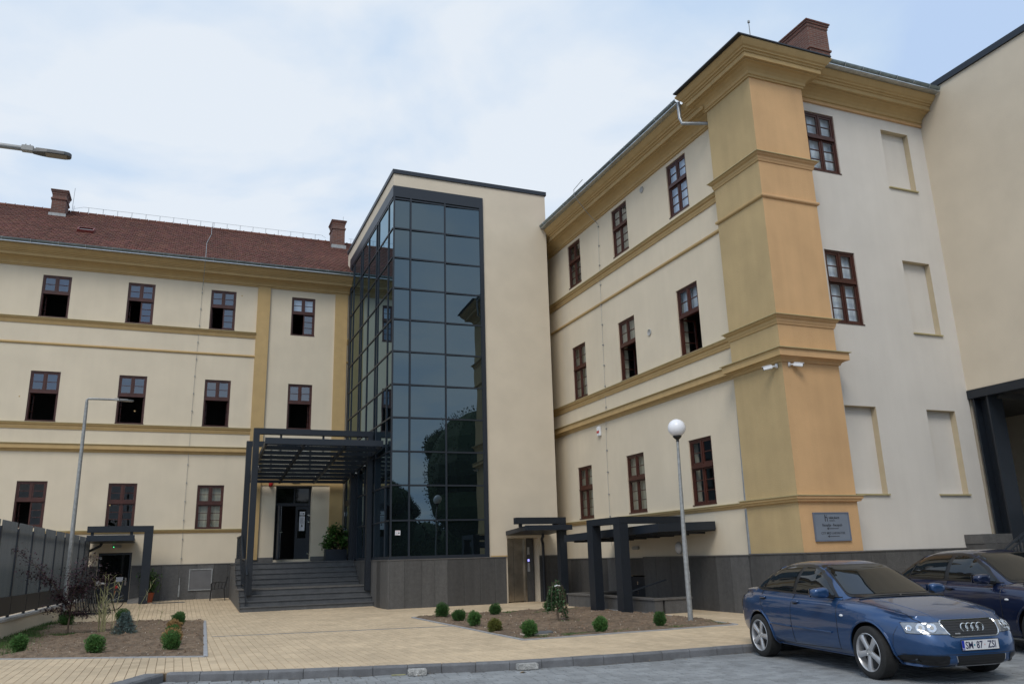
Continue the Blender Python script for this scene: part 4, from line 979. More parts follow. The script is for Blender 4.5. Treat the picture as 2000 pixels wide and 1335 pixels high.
# ------------------------------------------------------------------ planted beds
def bed(key, name, z=.135):
    poly = beds[key]; bm = bmesh.new(); bm.faces.new([bm.verts.new((p[0], p[1], z)) for p in poly])
    xs_ = [p[0] for p in poly]; ys_ = [p[1] for p in poly]
    for k in range(1, int((max(xs_)-min(xs_))/.07)): bmesh.ops.bisect_plane(bm, geom=bm.verts[:]+bm.edges[:]+bm.faces[:], plane_co=(min(xs_)+k*.07, 0, 0), plane_no=(1, 0, 0))
    for k in range(1, int((max(ys_)-min(ys_))/.09)): bmesh.ops.bisect_plane(bm, geom=bm.verts[:]+bm.edges[:]+bm.faces[:], plane_co=(0, min(ys_)+k*.09, 0), plane_no=(0, 1, 0))
    from mathutils import noise as nz
    for v in bm.verts:
        e = 1 if inside((v.co.x, v.co.y), poly, .08) else 0
        v.co.z += e*(.02+.055*nz.noise(v.co*1.3)+.04*nz.noise(v.co*5)+.022*nz.noise(v.co*14))
    me = bpy.data.meshes.new(name); bm.to_mesh(me); bm.free(); me.materials.append(M['soil']); o = bpy.data.objects.new(name, me); link(o); o['kind'] = 'structure'
    b = MB(); c = MB()
    x0_, x1_, y0_, y1_ = min(xs_), max(xs_), min(ys_), max(ys_); t = 0
    while t < 1500:
        p = (random.uniform(x0_, x1_), random.uniform(y0_, y1_))
        if not inside(p, poly, .1): continue
        t += 1; q = b if random.random() < .28 else c; r_ = random.uniform(.008, .020) if q is b else random.uniform(.012, .035)
        zc = z+.02+.055*nz.noise(Vector((p[0], p[1], z))*1.3)+.04*nz.noise(Vector((p[0], p[1], z))*5); i = len(q.v); n = 5
        for k in range(n): a = 2*PI*k/n; q.pt((p[0]+r_*random.uniform(.7, 1.3)*math.cos(a), p[1]+r_*random.uniform(.7, 1.3)*math.sin(a), zc-.01))
        q.pt((p[0], p[1], zc+r_*.9))
        for k in range(n): q.face((i+k, i+(k+1) % n, i+n))
    b.build('pebbles', M['pebble'], o, kind='stuff'); c.build('soil_clods', M['clod'], o, kind='stuff')
    e_ = MB()
    for i in range(len(poly)):
        a, c_ = Vector((*poly[i], .10)), Vector((*poly[(i+1) % len(poly)], .10)); e_.bar(a, c_, .07, .075+.002*i)
    e_.build('bed_edging', M['edging'], o)
    return o
BL = bed('L', 'soil_bed'); BR = bed('R', 'soil_bed')
def grass(pts, label, n, spread, h=.08):
    b = MB()
    for _ in range(n):
        q = random.choice(pts); p = Vector((q[0]+random.gauss(0, spread[0]), q[1]+random.gauss(0, spread[1]), .13)); a = random.uniform(0, PI); L = h*random.uniform(.5, 1.4)
        d = Vector((math.cos(a), math.sin(a), 0))*.006; t = Vector((random.gauss(0, .3), random.gauss(0, .3), 1))*L
        b.poly([p-d, p+d, p+t])
    o = b.build('grass', M['grass'], None); o['kind'] = 'stuff'; o['label'] = label; return o
grass([(-3.4+.03*i, 27.9-.5*i) for i in range(20)]+[(-3.25, 20+i*.35) for i in range(22)], 'short green grass along the foot of the fence wall', 7000, (.16, .3), .09)
grass([(-2.3, 22.6), (-2.2, 22.4), (-2.6, 26.2), (-.98, 21.5)], 'grass tufts round the stems in the left bed', 900, (.22, .12), .06)
grass([(6.3+.23*i, 21.95) for i in range(20)]+[(10.75, 15.1), (10.5, 15.1), (10.85, 15.6)], 'thin grass on the rim of the right bed', 2600, (.09, .07), .04)
grass([(6.6, 15.0), (7.9, 14.98), (9.4, 15.05), (8.4, 18.0), (9.6, 21.3), (7.2, 14.95), (8.6, 15.0), (10, 15.03)], 'grass tufts round the right bed shrubs', 2600, (.22, .07), .035)
b = MB(); b.lathe([(0, .185), (.28, .185), (.30, .17), (.31, .12)], (6.75, 15.45, 0), n=24); mh = b.build('manhole_cover', P('manhole_concrete', (.09, .095, .10), .8, ns=12, na=.3), None); tag(mh, 'round grey manhole cover at the corner of the right bed', 'manhole cover')
b = MB(); b.lathe([(.31, .15), (.36, .165), (.37, .12)], (6.75, 15.45, 0), n=24); b.build('cover_rim', M['pebble'], mh)
# ================================================================== ENTRANCE STAIRS
ES = thing('entrance_stairs', 'wide dark granite stairs rising to the main entrance under the canopy', 'stairs', (4.3, 31, .15))
SX0, SX1 = 2.05, X0-.062
st = [(28.54, .30), (28.86, .46), (29.18, .64), (29.52, .82), (31.00, .97), (31.27, 1.14), (31.54, 1.31), (31.80, 1.49), (32.08, 1.68)]
for i, (y, z) in enumerate(st):
    ye = 34.62 if i == len(st)-1 else st[i+1][0]+.05; zlow = .10 if i == 0 else st[i-1][1]-.02
    b = MB(); b.box(SX0, SX1, y, 34.6, zlow, z-.034); b.build('riser', M['step'], ES)
    n_ = 6; xs_ = [SX0-.03]+[SX0+(SX1-SX0)*(k+(.5 if i % 2 else 0)+random.uniform(-.1, .1))/n_ for k in range(1, n_)]+[SX1]
    for a, c in zip(xs_[:-1], xs_[1:]):
        b = MB(); b.box(a+.002, c-.002, y-.03, ye, z-.033, z); b.build('tread_slab', M['slate_top'] if i in (3,) else M['step'], ES)
b = MB(); b.poly([(SX0-.002, 28.60, .10), (SX0-.002, 34.6, .10), (SX0-.002, 34.6, 1.60), (SX0-.002, 32.1, 1.60), (SX0-.002, 31.0, .93), (SX0-.002, 29.6, .78), (SX0-.002, 28.60, .26)]); b.build('stair_flank', M['slate'], ES)
# handrail on the left of the stairs
HR = thing('stair_railing', 'anthracite railing with close bars on the left side of the stairs', 'railing', (2.2, 30, .3))
def zs_at(y):
    z = .12
    for yy, zz_ in st:
        if y > yy-.02: z = zz_
    return z
pts = [(28.75, .30), (29.5, .80), (30.9, .84), (32.1, 1.68), (34.4, 1.68)]
for (a, za), (c, zc) in zip(pts[:-1], pts[1:]):
    b = MB(); b.bar((2.22, a, za+.98), (2.22, c, zc+.98), .05, .04); b.bar((2.22, a, za+.14), (2.22, c, zc+.14), .03, .03); b.build('handrail', M['steel_dk'], HR)
    n_ = max(2, int((c-a)/.12))
    for k in range(n_):
        t = k/n_; y = a+(c-a)*t; z = za+(zc-za)*t; b = MB(); b.bar((2.22, y, z+.02 if k == 0 else z+.15), (2.22, y, z+.96), .04 if k == 0 else .016, .04 if k == 0 else .016); b.build('baluster', M['steel_dk'], HR)
# ================================================================== ENTRANCE CANOPY
CN = thing('entrance_canopy', 'large anthracite steel canopy with glass roof and two portal frames over the stairs', 'canopy', (4.3, 29.2, .64))
md = M['steel_dk']
for y, zt, xr in ((29.20, 6.20, 6.40), (32.3, 6.18, 6.40)):
    b = MB(); b.box(2.22, 2.42, y-.12, y+.12, zs_at(y), zt-.20); b.build('post', md, CN, bevel=.004)
    b = MB(); b.box(xr-.19, xr-.01, y-.12, y+.12, zs_at(y), zt-.20); b.build('post', md, CN, bevel=.004)
    b = MB(); b.box(2.22, xr-.01, y-.12, y+.12, zt-.199, zt); b.build('beam', md, CN, bevel=.004)
    for x in (3.15, 4.62):
        zc = 5.55-(y-27.3)*.085
        b = MB(); b.box(x-.035, x+.035, y-.035, y+.035, zc, zt-.20); b.build('hanger', md, CN)
cz = lambda y: 5.52-(y-27.3)*.085
ya, yb, xa, xb = 27.35, 34.35, 2.45, 6.36
b = MB(); b.bar((xa, ya, cz(ya)), (xb, ya, cz(ya)), .10, .20); b.build('fascia', M['steel_dk2'], CN)
for x in (xa+.04, 3.72, 5.10, xb-.04):
    b = MB(); b.bar((x, ya+.05, cz(ya+.05)-.06), (x, yb, cz(yb)-.06), .07, .16); b.build('rafter', md, CN)
n_ = 9
for k in range(1, n_+1):
    y = ya+(yb-ya)*k/n_
    b = MB(); b.box(xa+.08, xb-.08, y-.06, y+.06, cz(y)-.115, cz(y)+.0); b.build('purlin', md, CN)
b = MB()
for k in range(n_):
    y0_, y1_ = ya+(yb-ya)*k/n_, ya+(yb-ya)*(k+1)/n_
    for a, c in ((xa+.08, 3.68), (3.76, 5.06), (5.14, xb-.08)): b.quad((a, y0_+.03, cz(y0_)+.03), (c, y0_+.03, cz(y0_)+.03), (c, y1_, cz(y1_)+.03), (a, y1_, cz(y1_)+.03))
b.build('roof_glass', M['roofglass'], CN)
for x, y, z in ((2.5, 30.2, 4.95), (6.28, 31.5, 4.9), (6.28, 29.9, 5.0)):
    b = MB(); b.tube([(x, y, z), (x+(.12 if x < 4 else -.12), y-.05, z-.10)], [.04, .06], 10); b.build('spotlight', M['black'], CN); b = MB(); b.lathe([(0, -.04), (.03, -.03), (.04, 0), (.03, .03), (0, .04)], (x, y, z+.03), n=8); b.build('spot_joint', M['white'], CN)
# ================================================================== SMALL CANOPIES
C1 = thing('side_door_canopy', 'small anthracite canopy frame over the side door at the fence end', 'canopy', (-.95, 33.6, .36), 'small steel canopies over doors')
b = MB(); b.box(-1.12, -.82, 33.48, 33.72, zg(33.6), 2.90); b.build('post', md, C1, bevel=.005)
b = MB(); b.box(-3.02, -.82, 33.48, 33.72, 2.901, 3.12); b.build('beam', md, C1, bevel=.005)
b = MB(); b.bar((-2.20, 33.15, 2.655), (-2.20, 34.64, 2.60), 1.50, .13); b.bar((-2.20, 33.08, 2.68), (-2.20, 33.16, 2.68), 1.56, .20); b.build('canopy_roof', M['steel_dk2'], C1)
b = MB(); b.box(-2.9, -2.8, 33.55, 33.65, 2.70, 2.90); b.box(-1.6, -1.5, 33.55, 33.65, 2.70, 2.90); b.build('hanger', md, C1)
b = MB(); b.tube([(-2.55, 34.4, 2.60), (-2.62, 34.5, 2.45), (-3.1, 34.6, 2.2), (-3.25, 34.62, 2.0)], .05, 8); b.build('drain_pipe', md, C1, smooth=True)
C2 = thing('lift_canopy', 'small anthracite canopy frame over the steel lift door', 'canopy', (11.9, 25.1, .12), 'small steel canopies over doors')
b = MB(); b.box(11.80, 12.06, 24.95, 25.2, .12, 2.66); b.build('post', md, C2, bevel=.005)
b = MB(); b.box(10.26, 12.06, 24.95, 25.2, 2.661, 2.87); b.build('beam', md, C2, bevel=.005)
b = MB(); b.bar((11.32, 24.75, 2.53), (11.32, 26.55, 2.42), 1.62, .14); b.bar((11.32, 24.70, 2.53), (11.32, 24.76, 2.53), 1.68, .16); b.build('canopy_roof', M['steel_dk2'], C2)
b = MB(); b.box(10.40, 10.50, 25.03, 25.12, 2.56, 2.66); b.box(11.62, 11.75, 25.03, 25.12, 2.56, 2.66); b.build('hanger', md, C2)
b = MB(); b.tube([(11.62, 25.9, 2.38), (11.62, 25.9, 2.28), (11.66, 26.1, 2.2), (11.84, 26.42, 2.05), (11.86, 26.46, 1.85), (11.86, 26.46, .18)], .05, 9); b.build('drain_pipe', md, C2, smooth=True)
C3 = thing('basement_canopy', 'long anthracite canopy on two posts over the basement stairwell', 'canopy', (10.9, 20, .12), 'small steel canopies over doors')
b = MB(); b.box(10.84, 11.10, 20.75, 21.10, .10, 2.40); b.build('post', md, C3, bevel=.005)
b = MB(); b.box(10.84, 11.10, 19.20, 19.55, .10, 2.40); b.build('post', md, C3, bevel=.005)
b = MB(); b.box(10.84, 11.10, 19.20, 21.10, 2.401, 2.58); b.build('beam', md, C3, bevel=.005)
b = MB(); b.box(11.101, 12.85, 19.22, 19.53, 2.40, 2.58); b.build('beam', md, C3, bevel=.005)
b = MB(); b.bar((12.24, 18.15, 2.20), (12.24, 23.6, 2.10), 1.74, .12); b.build('canopy_roof', md, C3)
b = MB(); b.bar((11.36, 18.12, 2.24), (11.36, 23.62, 2.14), .07, .21); b.bar((11.33, 18.12, 2.24), (13.08, 18.12, 2.28), .07, .21); b.build('canopy_edge', M['steel_dk2'], C3)
b = MB(); b.box(11.2, 11.3, 20.0, 20.1, 2.3, 2.42); b.box(12.3, 12.4, 19.35, 19.45, 2.3, 2.40); b.build('hanger', md, C3)
for k in range(7):
    y = 18.6+k*.75; b = MB(); b.bar((11.42, y, 2.115-(y-18.15)*.018), (13.08, y, 2.115-(y-18.15)*.018), .06, .05); b.build('purlin', M['steel_dk2'], C3)
LWL = thing('stairwell_parapet', 'low granite parapet wall round the basement stairwell', 'wall', (11.5, 21, .12))
def cop(x0, x1, y0, y1, z):
    b = MB(); b.box(x0, x1, y0, y1, .10, z-.045); b.build('parapet_wall', M['slate'], LWL)
    b = MB(); b.box(x0-.03, x1+.03, y0-.03, y1+.03, z-.044, z); b.build('stone_coping', M['slate_top'], LWL)
cop(11.36, 11.60, 18.55, 23.6, .50); cop(11.66, 12.45, 18.55, 18.80, .502); cop(11.66, 13.05, 23.35, 23.6, .503)
b = MB(); b.bar((11.75, 20.9, .52), (12.6, 19.9, .9), .05, .04); tag(b.build('handrail', M['steel_dk'], None), 'dark handrail inside the basement stairwell', 'railing')
# ================================================================== LAMPS
def street_lamp(loc, label, sc_=1.0):
    r = thing('street_lamp', label, 'street lamp', loc, 'street lamps with horizontal arms')
    b = MB(); b.tube([(0, 0, 0), (0, 0, .02)], .16, 12); b.tube([(0, 0, .02), (0, 0, 3.2), (0, 0, 6.3), (-.0, 0, 6.72)], [.075, .062, .050, .047], 14); b.build('pole', M['galv'], r, smooth=True).parent = r
    b = MB(); b.tube([(0, 0, 6.66), (0, 0, 6.78), (.04, 0, 6.82), (.25, 0, 6.825), (.86, 0, 6.83)], [.04, .04, .038, .036, .034], 12); b.build('arm', M['galv'], r, smooth=True)
    b = MB(); b.box(.80, .94, -.045, .045, 6.795, 6.87); b.tube([(.84, 0, 6.86), (.84, 0, 6.905)], .01, 5); b.tube([(.89, 0, 6.86), (.89, 0, 6.905)], .01, 5); b.build('bracket', M['grey_plastic'], r, bevel=.01)
    b = MB(); pts = [(.93, .04), (1.02, .07), (1.1, .085), (1.30, .085), (1.36, .06), (1.38, .02)]; prof = pts+[(x, -y) for x, y in pts[::-1]]
    i = len(b.v)
    for x, y in prof: b.pt((x, y, 6.79))
    for x, y in prof: b.pt((x, y*.9, 6.835))
    n = len(prof); b.face(range(n)); b.face([n+k for k in range(n)][::-1])
    for k in range(n): b.face((k, (k+1) % n, n+(k+1) % n, n+k))
    hd = b.build('lamp_head', P('lamp_housing', (.06, .065, .07), .45), r)
    b = MB(); b.box(1.08, 1.33, -.065, .065, 6.784, 6.789); b.build('lamp_glass', P('lamp_lens', (.25, .22, .18), .3), hd)
    b = MB(); b.box(.96, 1.20, -.03, .03, 6.836, 6.86); b.build('cooling_fin', M['grey_plastic'], hd)
    return r
# builder works in the lamp's own frame
def local_tree(r, loc):
    for ch in r.children: ch.matrix_parent_inverse = Matrix.Identity(4)
    r.location = loc; return r
L1 = local_tree(street_lamp((0, 0, 0), 'galvanised street lamp standing in front of the left wing windows'), (-3.02, 29.0, .14))
L2 = copy_tree(L1, loc=(-3.05, 11.2, .12)); L2['label'] = 'lamp head on an arm reaching in against the sky at top left'
GL = thing('globe_lamp', 'white globe lamp on a galvanised post in the right bed', 'globe lamp', (10.5, 15.72, .12))
b = MB(); b.tube([(10.5, 15.72, .10), (10.5, 15.72, 1.9), (10.5, 15.72, 1.93), (10.56, 15.76, 4.10)], [.058, .055, .05, .030], 14); b.build('pole', M['galv'], GL, smooth=True)
b = MB(); b.tube([(10.56, 15.76, 4.08), (10.56, 15.76, 4.13), (10.56, 15.76, 4.19), (10.56, 15.76, 4.22)], [.035, .035, .10, .10], 14); b.build('lamp_collar', M['black'], GL)
b = MB(); prof = [(.205*math.sin(PI*k/14), 4.40-.205*math.cos(PI*k/14)) for k in range(15)]; b.lathe(prof, (10.565, 15.76, 0), n=28); b.build('globe', M['opal'], GL, smooth=True)
b = MB(); b.box(10.49, 10.53, 15.645, 15.67, .98, 1.22); b.build('access_hatch', M['galv'], GL, bevel=.01)
# ================================================================== FENCE
FN = thing('fence', 'tall anthracite bar fence with smoky panels on a low cream wall', 'fence', (-3.4, 27, .12))
def fx(y): return -3.7+(y-20)*(.7/14.4)
b = MB(); i = 0
for y in (19.5, 34.6):
    for o, z in ((-.13, .0), (.13, .0), (.13, .52), (-.13, .52)): b.pt((fx(y)+o, y, z))
b.face((0, 1, 2, 3)); b.face((7, 6, 5, 4))
for k in range(4): b.face((k, (k+1) % 4, 4+(k+1) % 4, 4+k))
b.build('base_wall', M['cream'], FN)
b = MB(); b.bar((fx(19.5), 19.5, .55), (fx(34.6), 34.6, .55), .32, .055); b.build('wall_coping', P('pale_coping', (.42, .40, .37), .8, ns=5, na=.1), FN)
py = [19.7, 21.27, 22.95, 24.63, 26.22, 27.84, 29.32, 30.77, 32.15, 33.43, 34.5]
for y in py:
    b = MB(); b.box(fx(y)-.03, fx(y)+.03, y-.04, y+.04, .58, 2.60); b.build('fence_post', M['steel_dk2'], FN)
for z in (2.52, .70):
    b = MB(); b.bar((fx(19.7)-.05, 19.7, z), (fx(34.5)-.05, 34.5, z), .04, .05); b.build('fence_rail', M['steel_dk2'], FN)
fs = P('fence_metal', (.085, .093, .098), .5, objr=.1)
for a, c in zip(py[:-1], py[1:]):
    n_ = 17
    for k in range(1, n_):
        y = a+.04+(c-a-.08)*k/n_; b = MB(); b.box(fx(y)-.012, fx(y)+.012, y-.011, y+.011, .66, 2.74); b.build('fence_bar', fs, FN)
    b = MB(); y0_, y1_ = a+.05, c-.05; xo = -.075
    b.quad((fx(y0_)+xo, y0_, .66), (fx(y1_)+xo, y1_, .66), (fx(y1_)+xo, y1_, 1.85), (fx(y0_)+xo, y0_, 1.85)); b.build('fence_sheet', M['mesh_sheet'], FN)
    b = MB(); b.bar((fx(y0_)+.03, y0_, .84), (fx(y1_)+.03, y1_, .84), .008, .42); b.build('fence_kickboard', M['steel_dk'], FN)
# ================================================================== PLANTS
def shrub(loc, r, mat, label, group='clipped round shrubs in the beds', n=1500, sz=.05, h=1.0, stem=True, cat='shrub', name='round_shrub'):
    t = thing(name, label, cat, loc, group)
    b = MB(); foliage(b, (loc[0], loc[1], loc[2]+r*h*.95), (r, r, r*h), n, sz, up=.8, shell=.55, ratio=.34)
    foliage(b, (loc[0], loc[1], loc[2]+r*h*.9), (r*.75, r*.75, r*h*.75), n//3, sz*1.4, up=.3, shell=.2, ratio=.5)
    b.build('foliage', mat, t)
    if stem:
        b = MB(); b.tube([(loc[0], loc[1], loc[2]-.03), (loc[0]+.01, loc[1], loc[2]+r*h)], [.018, .012], 6)
        for k in range(5):
            a = k*1.3; b.tube([(loc[0], loc[1], loc[2]+.04), (loc[0]+r*.5*math.cos(a), loc[1]+r*.5*math.sin(a), loc[2]+r*h*.8)], [.009, .004], 4)
        b.build('stem', M['bark'], t)
    return t
G_ = M['thuja']; GD_ = M['thuja_dk']
SH = [((-2.59, 18.33), .22, G_, 'round green shrub nearest the left picture edge, under the fence wall', 1.1),
 ((-1.23, 17.13), .26, G_, 'round green shrub alone at the front of the left bed', .95),
 ((.05, 16.6), .24, G_, 'bright green shrub at the front of the short row, left bed', 1.15),
 ((.07, 19.9), .22, G_, 'green shrub in the row between the two dry ones', .9),
 ((.18, 23.4), .26, GD_, 'green shrub behind the small dry one in the row', .85),
 ((.22, 25.0), .22, G_, 'rearmost green shrub of the row in the left bed', .95),
 ((-1.26, 26.6), .30, GD_, 'dark round shrub behind the blue spruce', .85),
 ((-2.63, 26.1), .28, G_, 'green shrub hidden behind the purple tree', 1.0),
 ((6.63, 21.45), .26, GD_, 'shrub at the far left point of the right bed, nearest the tower', 1.0),
 ((6.52, 19.72), .24, GD_, 'second shrub along the left edge of the right bed', .95),
 ((6.35, 18.11), .22, G_, 'third shrub on its bare little stem, right bed', 1.1),
 ((6.20, 16.40), .215, M['thuja_yl'], 'yellowish round shrub before the manhole cover', .98),
 ((6.38, 15.02), .225, G_, 'bright green shrub at the front corner of the right bed', .95),
 ((8.03, 21.2), .23, GD_, 'dark shrub at the back edge of the right bed, before the plinth', 1.0),
 ((7.90, 15.0), .215, G_, 'green shrub at the middle of the front edge, right bed', 1.05),
 ((9.43, 15.25), .19, GD_, 'small green shrub left of the globe lamp post', 1.15),
 ((9.63, 21.2), .23, GD_, 'green shrub beside the weeping tree', 1.0)]
for (p, r, mt, lb, h) in SH: shrub((p[0], p[1], .14), r*.69, mt, lb, h=h*random.uniform(.92, 1.08), sz=.030, n=random.randint(2800, 3800))
shrub((.06, 18.0, .14), .19, M['dead'], 'dried brown shrub behind the front green one', 'dried shrubs in the left bed', n=2600, sz=.032, h=.85)
shrub((.10, 21.8, .14), .17, M['dead'], 'small dry brown shrub farther back in the row', 'dried shrubs in the left bed', n=2200, sz=.032, h=.8)
# blue spruce
sp = thing('blue_spruce', 'small blue-grey spruce in the left bed', 'conifer', (-.96, 21.5, .13)); b = MB(); c = MB()
for tier in range(6):
    z = .16+tier*.075; rr = .29*(1-tier/6.6)
    for k in range(10):
        a = k*2*PI/10+tier*.5+random.uniform(-.2, .2); q0 = Vector((-.96, 21.5, z)); q1 = q0+Vector((math.cos(a)*rr, math.sin(a)*rr, .04)); c.tube([q0, q1], [.008, .004], 4)
        for _ in range(60):
            t = random.uniform(.1, 1); p = q0.lerp(q1, t)+Vector((random.gauss(0, .02), random.gauss(0, .02), random.gauss(0, .03))); d = Vector((math.cos(a)*.5+random.gauss(0, .5), math.sin(a)*.5+random.gauss(0, .5), random.uniform(.1, .7))).normalized()*.055; s_ = d.cross(Vector((random.random(), random.random(), .3))).normalized()*.007
            b.poly([p-s_, p+d, p+s_])
c.tube([(-.96, 21.5, .1), (-.96, 21.5, .66)], [.02, .006], 6); b.build('needles', M['spruce'], sp); c.build('trunk', M['bark'], sp)
# purple maple leaning left
mp = thing('purple_maple', 'young purple-leaved tree leaning left in front of the fence', 'tree', (-2.23, 22.5, .13)); b = MB(); c = MB()
B0 = Vector((-2.23, 22.5, .13))
def spray(p, n, s_, rad):
    for _ in range(int(n*1.75)):
        q = p+Vector((random.gauss(0, rad), random.gauss(0, rad), random.gauss(0, rad*.55))); d = Vector((random.gauss(0, 1), random.gauss(0, 1), random.gauss(-.1, .35))).normalized()*s_*random.uniform(.6, 1.3); w_ = d.cross(Vector((0, 0, 1))+Vector((random.gauss(0, .4), 0, 0))).normalized()*s_*.22
        b.poly([q, q+d*.5+w_, q+d, q+d*.5-w_])
def branch(pts, r0, n=70, rad=.10, s_=.072):
    c.tube(pts, [r0*(1-.75*k/(len(pts)-1)) for k in range(len(pts))], 6)
    for a, e in zip(pts[:-1], pts[1:]):
        a = Vector(a); e = Vector(e)
        for t in (0.3, .65, 1): spray(a.lerp(e, t), n//3, s_, rad)
def rel(*l): return [B0+Vector(p) for p in l]
branch(rel((.02, 0, .5), (.05, 0, .95), (.20, .05, 1.35), (.30, .1, 1.70)), .016, 190, .16)
c.tube(rel((0, 0, -.05), (.02, 0, .35), (.02, 0, .62)), [.026, .020, .018], 7)
branch(rel((.02, 0, .5), (-.35, .0, 1.1), (-.75, .05, 1.55), (-1.25, .1, 1.95)), .015, 150, .10)
branch(rel((-.35, 0, 1.1), (-.55, 0, 1.3), (-.95, 0, 1.42)), .009, 150, .13)
branch(rel((.05, 0, .9), (.40, 0, 1.15), (.68, 0, 1.28)), .010, 170, .14)
branch(rel((.05, 0, .9), (.1, .1, 1.2), (.0, .1, 1.5)), .010, 170, .14)
branch(rel((.02, 0, .5), (-.2, 0, .55), (-.52, 0, .58)), .008, 100, .07)
branch(rel((.02, 0, .45), (.2, 0, .5), (.35, 0, .42)), .007, 90, .07)
branch(rel((.02, 0, .6), (-.15, 0, .8), (-.25, 0, .9)), .008, 110, .1)
b.build('crown', M['maple'], mp); c.build('trunk', M['bark'], mp)
# tall ornamental reeds
rd = thing('tall_reed', 'sparse tall yellow-green reeds in the left bed', 'reed', (-1.42, 22.6, .13)); b = MB(); c = MB()
for k in range(15):
    a = random.uniform(0, 2*PI); q = Vector((-1.42+.16*math.cos(a), 22.6+.1*math.sin(a), .1)); H_ = random.uniform(.5, 1.45); ln = Vector((random.gauss(0, .12), random.gauss(0, .08), 0))
    pts = [q+ln*t*t*H_+Vector((0, 0, H_*t)) for t in (0, .3, .6, .85, 1)]; c.tube(pts, [.008, .007, .006, .004, .002], 5)
    for j in range(5):
        t = random.uniform(.35, .98); p = q+ln*t*t*H_+Vector((0, 0, H_*t)); d = Vector((random.gauss(0, .7), random.gauss(0, .4), random.uniform(.5, 1.2))).normalized()*random.uniform(.15, .32); w_ = Vector((.010, 0, 0)); m_ = p+d*.6+Vector((0, 0, .02))
        b.poly([p-w_*.5, p+w_*.5, m_+w_, m_-w_]); b.poly([m_-w_, m_+w_, p+d*1.1+Vector((d.x*.3, 0, -.05))])
b.build('leaf_blades', M['reed'], rd, kind='stuff'); c.build('stems', M['reed'], rd, kind='stuff')
for p, hgt in (((-.75, 22.3), 1.25), ((-.3, 24.3), .35)):
    b = MB(); q = Vector((*p, .12)); b.tube([q, q+Vector((.05, 0, hgt*.5)), q+Vector((.28*hgt, 0, hgt))], [.006, .005, .002], 5)
    for j in range(7): t = random.uniform(.3, 1); a = q+Vector((.24*hgt*t, 0, hgt*t)); b.poly([a, a+Vector((.01, 0, 0)), a+Vector((random.gauss(0, .12), 0, random.uniform(.05, .2)))])
    tag(b.build('reed_shoot', M['reed'], None), ['thin arching reed shoot right of the tall reeds', 'tiny grass shoot at the rear rim of the left bed'][hgt < 1], 'reed')
# weeping tree in the right bed
wt = thing('weeping_conifer', 'small weeping evergreen on a bare stem in the right bed', 'tree', (8.42, 18.1, .13)); b = MB(); c = MB(); q = Vector((8.42, 18.1, 0))
c.tube([q+Vector((0, 0, .08)), q+Vector((.01, 0, .55)), q+Vector((0, 0, .98))], [.03, .024, .016], 8)
for k in range(70):
    a = random.uniform(0, 2*PI); rr = random.uniform(.04, .24); top = random.uniform(.90, 1.08)-rr*.35; L = random.uniform(.25, .6) if not (-.6 < a-2*PI < 0 or a < .4) else random.uniform(.45, .80)
    dx, dy = math.cos(a)*rr, math.sin(a)*rr
    c.tube([q+Vector((0, 0, .95)), q+Vector((dx*.7, dy*.7, top)), q+Vector((dx, dy, top-L*.4)), q+Vector((dx*1.05, dy*1.05, top-L))], [.006, .005, .004, .003], 4)
    for j in range(26):
        t = random.random(); p = q+Vector((dx*(.7+.35*t), dy*(.7+.35*t), top-L*t)); d = Vector((random.gauss(0, .6), random.gauss(0, .6), random.uniform(-1, .5))).normalized()*.065; w_ = d.cross(Vector((random.random(), random.random(), random.random()))).normalized()*.014
        b.poly([p-w_, p+d*.5-w_*1.2, p+d, p+d*.5+w_*1.2])
b.build('foliage', M['juniper'], wt); c.build('trunk', M['bark'], wt)
b = MB(); b.tube([(8.28, 17.9, .93), (8.34, 17.88, .95), (8.42, 17.9, .94)], .012, 5); b.build('plant_tag', M['white'], wt)
# potted plants
def potted(name, label, loc, pot_r, pot_h, mat, n, fr, sz, cz_, lean=(0, 0), kind='round'):
    t = thing(name, label, 'potted plant', loc); x, y, z = loc
    if kind == 'round':
        b = MB(); b.lathe([(0, z), (pot_r*.72, z), (pot_r*.95, z+pot_h*.86), (pot_r*1.05, z+pot_h*.86), (pot_r*1.05, z+pot_h), (pot_r*.9, z+pot_h), (pot_r*.88, z+pot_h*.9), (0, z+pot_h*.9)], (x, y, 0), n=20)
    else:
        b = MB(); b.box(x-pot_r, x+pot_r, y-pot_r*.5, y+pot_r*.5, z, z+pot_h)
    b.build('flower_pot', mat, t, smooth=kind == 'round')
    f = MB(); c = MB()
    for k in range(26):
        a = random.uniform(0, 2*PI); s_ = random.random()**.5; e = Vector((x+lean[0]+fr[0]*s_*math.cos(a), y+fr[1]*s_*math.sin(a), z+pot_h+cz_+fr[2]*random.uniform(-.9, 1)*math.sqrt(max(0, 1-s_*s_*.7)))); c.tube([(x, y, z+pot_h*.9), Vector((x, y, z+pot_h)).lerp(e, .6)+Vector((0, 0, .06)), e], [.010, .007, .004], 4)
        for j in range(n//26):
            p = e+Vector((random.gauss(0, .10), random.gauss(0, .10), random.gauss(0, .09))); d = Vector((random.gauss(0, 1), random.gauss(0, 1), random.gauss(-.1, .5))).normalized()*sz*random.uniform(.6, 1.3); w_ = d.cross(Vector((random.gauss(0, .4), random.gauss(0, .4), 1))).normalized()*sz*.27
            f.poly([p, p+d*.4+w_, p+d, p+d*.4-w_])
    f.build('foliage', M['leaf'], t); c.build('stem', M['bark'], t); return t
potted('potted_ficus', 'leafy green plant in a terracotta pot behind the small canopy post', (-.80, 34.15, zg(34.1)), .17, .34, M['terracotta'], 700, (.28, .22, .36), .10, .42)
potted('planter_shrub', 'large bushy green plant in a dark planter on the landing by the glass door', (5.95, 33.7, 1.68), .42, .45, M['steel_dk2'], 1500, (.48, .36, .54), .15, .42, lean=(.02, 0), kind='box')
